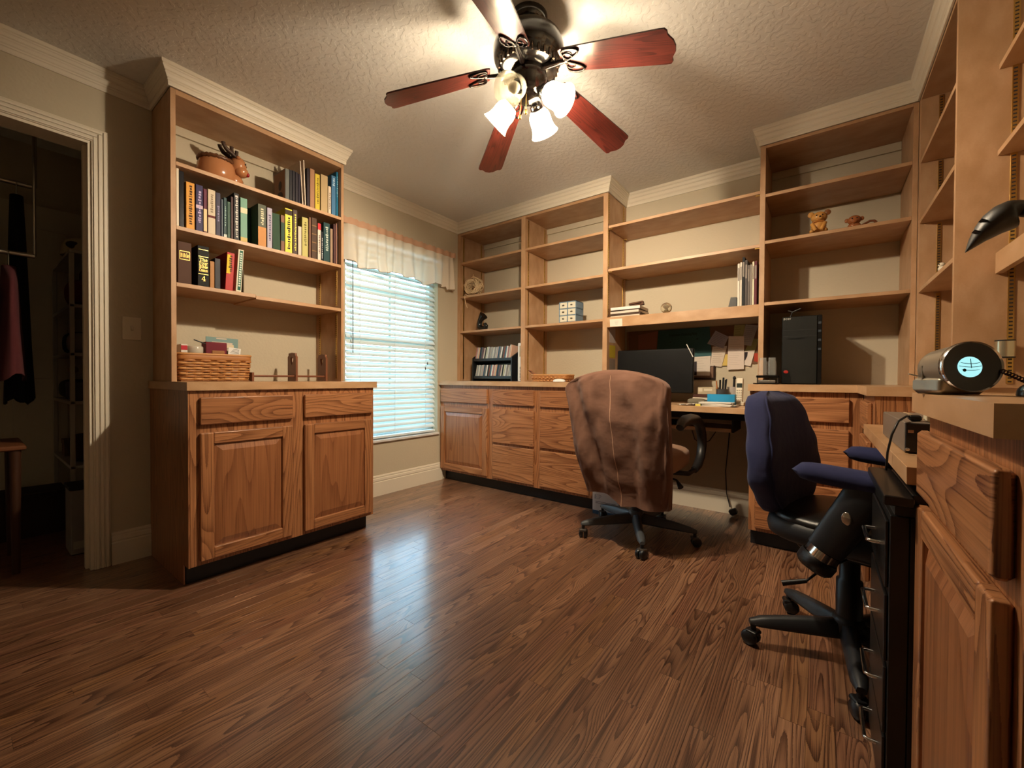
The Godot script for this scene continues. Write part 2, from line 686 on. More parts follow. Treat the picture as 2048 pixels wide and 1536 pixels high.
func build_trim() -> void:
	var crown := []
	for p in [[0, 0], [0.007, 0.0], [0.009, 0.006], [0.009, 0.02], [0.012, 0.023], [0.011, 0.03], [0.015, 0.034], [0.019, 0.045], [0.022, 0.05], [0.021, 0.055], [0.026, 0.059], [0.03, 0.07], [0.033, 0.074], [0.032, 0.079], [0.037, 0.083], [0.038, 0.098], [0, 0.098]]:
		crown.append(Vector2(p[0], p[1] + 2.3215))
	var g := G.new()
	var path := []
	for p in [[0, ZF], [0, 2.6265], [0.3165, 2.6265], [0.3165, 1.7285], [0, 1.7285], [0, 0.3575], [1.5425, 0.3575], [1.5425, 0], [2.5135, 0], [2.5135, 0.3835], [3.1895, 0.3835], [3.1895, 1.1015], [WX, 1.1015], [WX, ZF], [0, ZF]]:
		path.append(Vector2(p[0], p[1]))
	sweep(g, path, crown)
	struct("trim_1", g, M.trim)
	var bb := []
	for p in [[0.0155, 0.0], [0.0155, 0.108], [0.012, 0.112], [0.012, 0.116], [0.0155, 0.12], [0.0135, 0.138], [0.009, 0.142], [0.009, 0.146], [0.011, 0.15], [0.007, 0.16], [0, 0.162]]:
		bb.append(Vector2(p[0], p[1]))
	var runs := {"baseboard_left_1": [[0, 2.79], [0, 2.635]], "baseboard_left_2": [[0, 1.70], [0, 0.56]], "baseboard_back": [[1.54, 0], [2.495, 0]], "baseboard_right": [[WX, 1.095], [WX, 2.1]], "baseboard_front": [[WX, ZF], [0, ZF], [0, 3.72]], "baseboard_right_2": [[WX, 2.6], [WX, ZF]]}
	for k in runs:
		g = G.new()
		var pp := []
		for p in runs[k]:
			pp.append(Vector2(p[0], p[1]))
		sweep(g, pp, bb)
		struct(k, g, M.trim)
	# door casing (fluted) and jamb of the closet doorway
	g = G.new()
	for r in [[2.793, 2.85], [3.66, 3.717]]:
		g.span(Vector3(0.0, 0.0, r[0]), Vector3(0.012, 2.125, r[1]), 0.001)
		for q in 3:
			var z0: float = r[0] + 0.004 + q * 0.0175
			g.span(Vector3(0.012, 0.0, z0), Vector3(0.018, 2.118 - q * 0.017, z0 + 0.013), 0.003)
	g.span(Vector3(0.0, 2.061, 2.85), Vector3(0.012, 2.125, 3.66), 0.001)
	for q in 3:
		var y0 := 2.065 + q * 0.019
		g.span(Vector3(0.012, y0, 2.845 - q * 0.015), Vector3(0.018, y0 + 0.014, 3.665), 0.003)
	struct("trim_2", g, M.trim)
	g = G.new()
	g.span(Vector3(-0.125, 0, 2.85), Vector3(0.003, 2.061, 2.862))
	g.span(Vector3(-0.125, 0, 3.648), Vector3(0.003, 2.061, 3.66))
	g.span(Vector3(-0.125, 2.049, 2.862), Vector3(0.003, 2.061, 3.648))
	g.span(Vector3(-0.07, 0, 2.862), Vector3(-0.035, 2.049, 2.874))
	struct("trim_3", g, M.trim)
	# light switch on the left wall
	var t := thing("light_switch", "cream wall switch plate between the doorway and the left bookcase", "switch", Vector3(0, 1.12, 2.708))
	g = G.new()
	g.span(Vector3(0.0, 1.123, 2.671), Vector3(0.006, 1.241, 2.745), 0.003)
	part(t, "plate", g, mat("#d9cdb6", 0.5))
	g = G.new()
	g.x = Transform3D(Basis(Vector3(0, 0, 1), 0.35), Vector3(0.008, 1.182, 2.708))
	g.box(Vector3.ZERO, Vector3(0.014, 0.022, 0.01), 0.002)
	part(t, "toggle", g, mat("#ddd2bc", 0.4))

func build_window() -> void:
	var wg := G.new()
	# frame set in the opening
	for r in [[0.61, 0.655, 0.445, 2.06], [1.485, 1.53, 0.445, 2.06]]:
		wg.span(Vector3(-0.115, r[2], r[0]), Vector3(-0.065, r[3], r[1]), 0.004)
	wg.span(Vector3(-0.115, 0.445, 0.655), Vector3(-0.065, 0.495, 1.485), 0.004)
	wg.span(Vector3(-0.115, 2.015, 0.655), Vector3(-0.065, 2.06, 1.485), 0.004)
	var win := struct("window_1", wg, M.white)
	var g := G.new()
	g.span(Vector3(-0.108, 1.24, 0.655), Vector3(-0.072, 1.285, 1.485), 0.004)
	part(win, "meeting_rail", g, M.white)
	for y in [[0.495, 1.24], [1.285, 2.015]]:
		g = G.new()
		g.span(Vector3(-0.092, y[0], 0.655), Vector3(-0.088, y[1], 1.485))
		part(win, "pane", g, M.glass)
		g = G.new()
		g.span(Vector3(-0.096, y[0], 1.06), Vector3(-0.084, y[1], 1.08), 0.002)
		g.span(Vector3(-0.0955, (y[0] + y[1]) * 0.5 - 0.01, 0.655), Vector3(-0.0845, (y[0] + y[1]) * 0.5 + 0.01, 1.485), 0.002)
		part(win, "muntin", g, M.white)
	g = G.new()
	g.span(Vector3(-0.12, 0.425, 0.605), Vector3(0.022, 0.445, 1.545), 0.003)
	part(win, "window_sill", g, mat("#d8d6d2", 0.25), "pale marble sill")
	# blind
	var t := thing("window_blind", "white slatted blind lowered over the window", "blind", Vector3(-0.03, 0.447, 1.07))
	g = G.new()
	g.span(Vector3(-0.058, 2.0, 0.625), Vector3(-0.002, 2.055, 1.515), 0.003)
	part(t, "head_rail", g, M.slat)
	var sg := G.new()
	var tilt := deg_to_rad(TILT)
	for k in 5:
		var s0 := -0.025 + 0.01 * k
		var s1 := s0 + 0.01
		var h := func(s: float) -> float: return 0.0022 * (1.0 - pow(s / 0.025, 2))
		if k < 5:
			var A := Vector3(s0, h.call(s0), 0.44)
			var B := Vector3(s1, h.call(s1), 0.44)
			for e in [[1.0, 0.0013], [-1.0, -0.0013]]:
				var d := Vector3(0, e[1], 0)
				var f := Vector3(0, 0, 0.88)
				var m: Vector3 = Vector3(-(B.y - A.y), B.x - A.x, 0).normalized() * e[0]
				sg.quad(A + d, B + d, B + d - f, A + d - f, m)
	sg.quad(Vector3(-0.025, 0.0013, 0.44), Vector3(-0.025, -0.0013, 0.44), Vector3(-0.025, -0.0013, -0.44), Vector3(-0.025, 0.0013, -0.44), Vector3.LEFT)
	sg.quad(Vector3(0.025, 0.0013, 0.44), Vector3(0.025, -0.0013, 0.44), Vector3(0.025, -0.0013, -0.44), Vector3(0.025, 0.0013, -0.44), Vector3.RIGHT)
	var sm := sg.mesh()
	sm.surface_set_material(0, M.slat)
	for k in 34:
		var o := MeshInstance3D.new()
		o.name = "slat"
		o.mesh = sm
		t.add_child(o, true)
		o.transform = Transform3D(Basis(Vector3(0, 0, 1), tilt), Vector3(-0.03, 0.515 + k * 0.0438, 1.07) - t.position)
	g = G.new()
	g.span(Vector3(-0.055, 0.452, 0.63), Vector3(-0.005, 0.472, 1.51), 0.004)
	part(t, "bottom_rail", g, M.slat)
	for z in [1.4, 1.077, 0.748]:
		g = G.new()
		g.tube([Vector3(-0.006, 0.47, z), Vector3(-0.006, 2.0, z)], 0.0012, 5)
		g.tube([Vector3(-0.053, 0.47, z), Vector3(-0.053, 2.0, z)], 0.0012, 5)
		for k in 34:
			var y := 0.515 + k * 0.0438
			g.tube([Vector3(-0.006, y - sin(tilt) * -0.022, z + 0.004), Vector3(-0.053, y + sin(tilt) * -0.022, z + 0.004)], 0.001, 4)
		part(t, "ladder_cord", g, M.white)
	g = G.new()
	g.tube([Vector3(0.012, 2.0, 1.475), Vector3(0.014, 1.124, 1.475)], 0.0035, 7)
	part(t, "tilt_wand", g, mat("#5b6b70", 0.4), "dark grey tilt wand")
	g = G.new()
	g.tube([Vector3(0.008, 2.0, 0.745), Vector3(0.01, 1.08, 0.74)], 0.001, 5)
	g.tube([Vector3(0.008, 2.0, 0.765), Vector3(0.01, 1.035, 0.765)], 0.001, 5)
	part(t, "lift_cord", g, M.white)
	for p in [[1.07, 0.74], [1.025, 0.765]]:
		g = G.new()
		g.lathe([Vector2(0.002, 0.014), Vector2(0.006, -0.008), Vector2(0.005, -0.012), Vector2(0, -0.013)], 8, Vector3(0.01, p[0], p[1]))
		part(t, "tassel", g, mat("#4a4038", 0.5))
	# gathered valance on a rod
	t = thing("valance", "sheer cream ruffled valance with brown hem over the window", "curtain", Vector3(0.04, 1.75, 1.0))
	g = G.new()
	g.tube([Vector3(0.0, 2.075, 0.455), Vector3(0.03, 2.075, 0.455), Vector3(0.03, 2.075, 1.555), Vector3(0.0, 2.075, 1.555)], 0.006, 8)
	part(t, "curtain_rod", g, M.white)
	var nz := FastNoiseLite.new()
	nz.seed = 4
	nz.frequency = 2.2
	var fold := func(s: float, y: float) -> float:
		var q := (2.09 - y) / 0.33
		var a := sin(s * 74.0 + 2.0 * sin(s * 9.0)) * 0.011 + sin(s * 27.0 + 1.3) * 0.016 * q
		return a * (0.6 + 1.1 * q) + nz.get_noise_2d(s * 2.0, y * 2.0) * 0.012 * q
	var rows := []
	var hem := []
	for i in 13:
		var row := []
		var q := i / 12.0
		for j in 171:
			var s := j / 170.0
			var z := lerpf(0.44, 1.575, s)
			var bot := 1.775 + 0.012 * sin(s * 33.0 + 0.6) + 0.012 * sin(s * 14.0)
			if s < 0.1:
				bot -= 0.03
			var y := lerpf(2.06, bot, q)
			var x: float = 0.055 + fold.call(s, y)
			if s < 0.03:
				x = lerpf(0.01, x, s / 0.03)
			if s > 0.97:
				x = lerpf(0.01, x, (1.0 - s) / 0.03)
			row.append(Vector3(x, y, z))
		rows.append(row)
	hem = rows[12]
	var cloth := mat("#efe2cf", 0.9)
	cloth.backlight_enabled = true
	cloth.backlight = Color(0.85, 0.82, 0.78)
	cloth.cull_mode = BaseMaterial3D.CULL_DISABLED
	var top := mat("#c9a084", 0.9)
	top.cull_mode = BaseMaterial3D.CULL_DISABLED
	g = G.new()
	g.grid(rows)
	part(t, "cloth", g, cloth)
	g = G.new()
	var hr := []
	for i in 5:
		var row := []
		for j in 171:
			var s := j / 170.0
			row.append(Vector3(0.055 + fold.call(s, 2.06) * 0.8 + 0.003, lerpf(2.058, 2.105 + 0.004 * sin(s * 140.0), i / 4.0), lerpf(0.44, 1.575, s)))
		hr.append(row)
	g.grid(hr)
	part(t, "rod_pocket", g, top, "brown gathered rod pocket")
	g = G.new()
	g.tube(hem, 0.0022, 5)
	part(t, "hem_trim", g, mat("#a88868", 0.9))

const TILT := -50.0

# ---------- fitted oak cabinets ----------
var HA := {"A": 2, "B": 0, "C": 2}

func cab_frame(side: String, s: float) -> Transform3D:
	match side:
		"A":
			return frame(Vector3(0, 0, s), Vector3(0, 0, -1), Vector3(1, 0, 0))
		"B":
			return frame(Vector3(s, 0, 0), Vector3(1, 0, 0), Vector3(0, 0, 1))
	return frame(Vector3(WX, 0, s), Vector3(0, 0, 1), Vector3(-1, 0, 0))

func rnd_off() -> Vector2:
	return Vector2(rng.randf() * 2.0, rng.randf() * 4.0)

func base_cabinet(label: String, side: String, s: float, width: float, depth: float, cols: Array, toe := 0.531) -> Node3D:
	var f := cab_frame(side, s)
	var ha: int = HA[side]
	var t := thing("base_cabinet", label, "cabinet", f * Vector3(width * 0.5, 0, depth * 0.5), "fitted base cabinets")
	var g := G.new()
	g.x = f
	g.o = rnd_off()
	g.span(Vector3(0, 0.093, 0.002), Vector3(width, 0.8765, depth - 0.02), 0.001)
	part(t, "carcass", g, M.oak2)
	g = G.new()
	g.x = f
	g.o = rnd_off()
	g.span(Vector3(0, 0.093, depth - 0.02), Vector3(width, 0.8765, depth), 0.0015)
	part(t, "face_frame", g, M.oak)
	g = G.new()
	g.x = f
	g.span(Vector3(0.004, 0.0005, 0.01), Vector3(width - 0.004, 0.093, toe))
	part(t, "toe_kick", g, M.toe, "black recessed plinth")
	for c in cols:
		for r in c[2]:
			var a := Vector3(c[0], r[1], depth)
			var b := Vector3(c[1], r[2], depth + 0.02)
			if r[0] == "drawer":
				g = G.new()
				g.x = f
				g.g = ha
				g.o = rnd_off()
				g.span(a, b, 0.006)
				part(t, "drawer", g, M.oak if rng.randf() < 0.6 else M.oak2)
			else:
				var sw := 0.054
				g = G.new()
				g.x = f
				g.o = rnd_off()
				g.span(a, Vector3(a.x + sw, b.y, b.z), 0.005)
				g.o = rnd_off()
				g.span(Vector3(b.x - sw, a.y, a.z), b, 0.005)
				g.g = ha
				g.o = rnd_off()
				g.span(Vector3(a.x + sw - 0.003, b.y - sw, a.z), Vector3(b.x - sw + 0.003, b.y, b.z - 0.0005), 0.005)
				g.o = rnd_off()
				g.span(Vector3(a.x + sw - 0.003, a.y, a.z), Vector3(b.x - sw + 0.003, a.y + sw, b.z - 0.0005), 0.005)
				var d := part(t, "door", g, M.oak)
				g = G.new()
				g.x = f
				g.o = rnd_off()
				var x0 := a.x + sw - 0.002
				var x1 := b.x - sw + 0.002
				var y0 := a.y + sw - 0.002
				var y1 := b.y - sw + 0.002
				var lo := depth + 0.006
				var hi := depth + 0.0175
				var k := 0.034
				var P := [Vector3(x0, y0, lo), Vector3(x1, y0, lo), Vector3(x1, y1, lo), Vector3(x0, y1, lo)]
				var Q := [Vector3(x0 + k, y0 + k, hi), Vector3(x1 - k, y0 + k, hi), Vector3(x1 - k, y1 - k, hi), Vector3(x0 + k, y1 - k, hi)]
				var K := [Vector3(0, -0.3, 1), Vector3(0.3, 0, 1), Vector3(0, 0.3, 1), Vector3(-0.3, 0, 1)]
				for i in 4:
					g.quad(P[i], P[(i + 1) % 4], Q[(i + 1) % 4], Q[i], K[i].normalized())
				g.quad(Q[0], Q[1], Q[2], Q[3], Vector3(0, 0, 1))
				part(d, "panel", g, M.oakdoor)
	return t

func worktop(label: String, poly: Array, y0: float, y1: float) -> void:
	var g := G.new()
	g.g = 0
	var pv := PackedVector2Array()
	var c := Vector2.ZERO
	for p in poly:
		pv.append(Vector2(p[0], -p[1]))
		c += Vector2(p[0], p[1]) / poly.size()
	g.x = Transform3D(Basis(Vector3(1, 0, 0), Vector3(0, 0, -1), Vector3(0, 1, 0)), Vector3.ZERO)
	g.prism(pv, y0, y1)
	single("worktop", label, "worktop", g, M.mapletop, "laminate worktops")

func build_cabinets() -> void:
	var dr := [["drawer", 0.722, 0.847], ["drawer", 0.409, 0.688], ["drawer", 0.113, 0.39]]
	var dd := [["drawer", 0.722, 0.847], ["door", 0.113, 0.687]]
	var t := base_cabinet("oak base cabinet with two drawers over two raised panel doors under left bookcase", "A", 2.632, 0.928, 0.601, [[0.033, 0.436, dd], [0.496, 0.911, dd]])
	var g := G.new()
	g.span(Vector3(0.003, 0.0005, 2.6325), Vector3(0.531, 0.876, 2.6385))
	g.span(Vector3(0.531, 0.093, 2.6325), Vector3(0.601, 0.876, 2.6385))
	part(t, "end_panel", g, M.oak2)
	base_cabinet("long oak base cabinet in the window corner with a door and drawer columns", "B", 0.004, 1.533, 0.572, [[0.012, 0.573, dd], [0.631, 1.043, dr], [1.098, 1.515, dr]], 0.51)
	base_cabinet("oak drawer cabinet behind the navy chair, right of the desk", "B", 2.497, 0.488, 0.572, [[0.03, 0.436, dr]], 0.51)
	base_cabinet("narrow oak drawer cabinet along right wall beyond the low desk", "C", 0.6, 0.48, 0.515, [[0.06, 0.42, dr]], 0.44)
	base_cabinet("oak cabinet at right front with one drawer above a raised panel door", "C", 2.105, 0.472, 0.515, [[0.015, 0.452, [["drawer", 0.718, 0.842], ["door", 0.113, 0.698]]]], 0.44)
	worktop("tan laminate worktop under the left bookcase", [[0.0005, 2.645], [0.0005, 1.688], [0.615, 1.688], [0.615, 2.645]], 0.877, 0.914)
	worktop("tan laminate worktop in the window corner holding the disc rack", [[0.0005, 0.0005], [1.5405, 0.0005], [1.5405, 0.599], [0.0005, 0.599]], 0.877, 0.914)
	worktop("L-shaped tan laminate worktop carrying the computer tower", [[2.49, 0.0005], [WX - 0.0005, 0.0005], [WX - 0.0005, 1.09], [2.96, 1.09], [2.96, 0.598], [2.49, 0.598]], 0.877, 0.914)
	worktop("tan laminate worktop at right front under the silver clock radio", [[2.96, 2.1], [WX - 0.0005, 2.1], [WX - 0.0005, 2.583], [2.96, 2.583]], 0.877, 0.914)

# ---------- open bookcases over the worktops ----------
func bookcase(label: String, side: String, s: float, depth: float, posts: Array, shelves: Array, yin: float, y1 := 2.3205, y0 := 0.9145, toprange = null) -> Node3D:
	var f := cab_frame(side, s)
	var ha: int = HA[side]
	var u0: float = posts[0][0]
	var u1: float = posts[posts.size() - 1][1]
	var t := thing("bookcase", label, "bookcase", f * Vector3((u0 + u1) * 0.5, y0, depth * 0.5), "fitted open bookcases")
	for p in posts:
		var g := G.new()
		g.x = f
		g.o = rnd_off()
		g.span(Vector3(p[0], y0, 0.001), Vector3(p[1], y1, depth), 0.0012)
		part(t, "upright", g, M.maple)
	var g2 := G.new()
	g2.x = f
	g2.g = ha
	g2.o = rnd_off()
	if toprange == null:
		for i in posts.size() - 1:
			g2.span(Vector3(posts[i][1], yin, 0.001), Vector3(posts[i + 1][0], y1, depth), 0.001)
		part(t, "top_panel", g2, M.maple)
		var gc := G.new()
		gc.x = f
		gc.g = ha
		for i in posts.size() - 1:
			gc.span(Vector3(posts[i][1] + 0.0005, yin - 0.048, 0.001), Vector3(posts[i + 1][0] - 0.0005, yin - 0.0005, 0.016), 0.002)
		part(t, "cleat", gc, M.wall, "painted ledger strip under the top")
	for r in shelves:
		var g := G.new()
		g.x = f
		g.g = ha
		g.o = rnd_off()
		var th: float = r[3] if r.size() > 3 else 0.019
		var dp: float = r[4] if r.size() > 4 else depth
		g.span(Vector3(r[0], r[2] - th, 0.001), Vector3(r[1], r[2], dp - 0.001), 0.0012)
		part(t, "shelf", g, M.maple)
	return t

# slotted metal shelf standard on a face: foot point, run height, direction out of the panel and across it
func standard(t: Node3D, foot: Vector3, h: float, out: Vector3, across: Vector3, step := 0.0127) -> void:
	var g := G.new()
	var c := foot + Vector3(0, h * 0.5, 0)
	g.x = Transform3D(Basis(across, Vector3.UP, out), c)
	g.box(Vector3(0, 0, 0.0015), Vector3(0.016, h, 0.003), 0.0006)
	var p := part(t, "shelf_standard", g, M.brass)
	g = G.new()
	g.x = Transform3D(Basis(across, Vector3.UP, out), c)
	var k := int(h / step)
	for i in k:
		g.box(Vector3(0, -h * 0.5 + (i + 0.5) * step, 0.0026), Vector3(0.009, step * 0.38, 0.0012))
	var q := part(p, "slots", g, M.dark)
	q.set_meta("kind", "stuff")

func build_bookcases() -> void:
	# left wall
	var a := bookcase("tall open bookcase on the left wall filled with books", "A", 2.625, 0.315, [[0, 0.021], [0.877, 0.895]], [[0.0215, 0.8765, 1.977], [0.0215, 0.8765, 1.669], [0.0215, 0.372, 1.395, 0.02], [0.3725, 0.8765, 1.388, 0.02]], 2.294)
	for x in [0.055, 0.26]:
		for y in [[0.93, 0.43], [1.41, 0.23], [1.69, 0.25], [1.99, 0.25]]:
			standard(a, Vector3(x, y[0], 1.748), y[1], Vector3(0, 0, 1), Vector3(1, 0, 0))
	# back wall, window corner
	var b := bookcase("open bookcase with two shelved bays in the window corner", "B", 0.001, 0.356, [[0, 0.036], [0.752, 0.795], [1.503, 1.54]],
		[[0.0365, 0.7515, 2.043], [0.0365, 0.7515, 1.721], [0.0365, 0.7515, 1.389], [0.7955, 1.5025, 2.042], [0.7955, 1.5025, 1.721], [0.7955, 1.5025, 1.388]], 2.3)
	for x in [0.037, 0.796]:
		for z in [0.05, 0.31]:
			standard(b, Vector3(x, 0.93, z), 1.36, Vector3(1, 0, 0), Vector3(0, 0, -1))
	# shelves over the desk span between the two bookcases
	var sh := thing("wall_shelves", "three wide shelves spanning above the desk, the lowest with a deep fascia", "shelf", Vector3(2.03, 1.32, 0.18))
	for r in [[2.072, 0.019], [1.753, 0.019]]:
		var g := G.new()
		g.g = 0
		g.o = rnd_off()
		g.span(Vector3(1.5445, r[0] - r[1], 0.001), Vector3(2.5125, r[0], 0.354), 0.0012)
		part(sh, "shelf", g, M.maple)
	var g3 := G.new()
	g3.g = 0
	g3.span(Vector3(1.5445, 1.374, 0.001), Vector3(2.5125, 1.393, 0.338), 0.001)
	part(sh, "shelf", g3, M.maple)
	g3 = G.new()
	g3.g = 0
	g3.o = rnd_off()
	g3.span(Vector3(1.5405, 1.321, 0.3385), Vector3(2.5125, 1.393, 0.358), 0.0015)
	part(sh, "fascia", g3, M.mapletop)
	for z in [0.06, 0.345]:
		standard(sh, Vector3(1.5415, 1.41, z), 0.32, Vector3(1, 0, 0), Vector3(0, 0, -1))
		standard(sh, Vector3(1.5415, 1.77, z), 0.28, Vector3(1, 0, 0), Vector3(0, 0, -1))
		standard(sh, Vector3(1.5415, 2.09, z), 0.22, Vector3(1, 0, 0), Vector3(0, 0, -1))
	for z in [0.06, 0.345]:
		for y in [2.045, 1.727]:
			for x in [[1.545, 1.572], [2.486, 2.5125]]:
				g3 = G.new()
				g3.span(Vector3(x[0], y, z - 0.006), Vector3(x[1], y + 0.006, z + 0.006), 0.002)
				part(sh, "shelf_clip", g3, M.brass)
	# back wall, right of the desk
	bookcase("tall open bookcase above the computer tower, right of the desk", "B", 2.5135, 0.382, [[0, 0.0275], [0.656, 0.677]],
		[[0.028, 0.6555, 2.035], [0.028, 0.6555, 1.76], [0.028, 0.6555, 1.397]], 2.303)
	# right wall: deep panel and shelves in the corner
	var c := bookcase("open bookcase on right wall between corner and low desk", "C", 0.384, 0.309, [[0, 0.04], [0.698, 0.717]],
		[[0.0405, 0.6975, 2.015], [0.0405, 0.6975, 1.722], [0.0405, 0.6975, 1.386]], 2.305)
	for r in [[0.93, 0.43], [1.4, 0.295], [1.735, 0.255], [2.03, 0.27]]:
		standard(c, Vector3(3.26, r[0], 0.4255), r[1], Vector3(0, 0, 1), Vector3(1, 0, 0))
	var e := thing("wall_shelves", "shallow shelves with a deep lowest fascia above the low desk on right wall", "shelf", Vector3(3.39, 1.306, 1.6))
	for y in [2.02, 1.727]:
		var g := G.new()
		g.g = 2
		g.o = rnd_off()
		g.span(Vector3(3.29, y - 0.019, 1.1015), Vector3(WX - 0.001, y, 2.099), 0.0012)
		part(e, "shelf", g, M.maple)
	g3 = G.new()
	g3.g = 2
	g3.span(Vector3(3.31, 1.359, 1.1015), Vector3(WX - 0.001, 1.378, 2.099), 0.001)
	part(e, "shelf", g3, M.maple)
	g3 = G.new()
	g3.g = 2
	g3.span(Vector3(3.29, 1.306, 1.1015), Vector3(3.3095, 1.378, 2.099), 0.0015)
	part(e, "fascia", g3, M.mapletop)
	g3 = G.new()
	g3.span(Vector3(3.191, 0.9145, 2.1), Vector3(WX - 0.001, 2.3205, 2.12), 0.001)
	part(e, "end_panel", g3, M.maple)
	standard(e, Vector3(3.327, 0.93, 1.1015), 1.37, Vector3(0, 0, 1), Vector3(1, 0, 0))

func build_desks() -> void:
	var t := thing("desk", "built-in maple desk on back wall with a pull-out keyboard tray", "desk", Vector3(2.02, 0.62, 0.28))
	var g := G.new()
	g.g = 0
	g.span(Vector3(1.5415, 0.741, 0.001), Vector3(2.4895, 0.777, 0.57), 0.0015)
	part(t, "desk_top", g, M.mapletop)
	g = G.new()
	g.span(Vector3(1.56, 0.69, 0.1), Vector3(2.47, 0.7405, 0.42), 0.003)
	part(t, "apron", g, M.blackmatte)
	g = G.new()
	g.g = 0
	g.span(Vector3(1.60, 0.612, 0.1), Vector3(2.378, 0.636, 0.4), 0.003)
	part(t, "keyboard_tray", g, M.mapletop)
	for x in [1.592, 2.386]:
		g = G.new()
		g.span(Vector3(x - 0.007, 0.61, 0.12), Vector3(x + 0.007, 0.69, 0.39), 0.003)
		part(t, "slide_rail", g, M.black)
	t = thing("low_desk", "low maple desk on right wall between the two worktops", "desk", Vector3(3.23, 0.728, 1.6))
	g = G.new()
	g.g = 2
	g.span(Vector3(2.953, 0.73, 1.0905), Vector3(WX - 0.001, 0.766, 2.1045), 0.0015)
	part(t, "desk_top", g, M.mapletop)
	g = G.new()
	g.g = 2
	g.span(Vector3(3.4, 0.66, 1.0905), Vector3(3.42, 0.7295, 2.1045))
	part(t, "support_rail", g, M.maple)

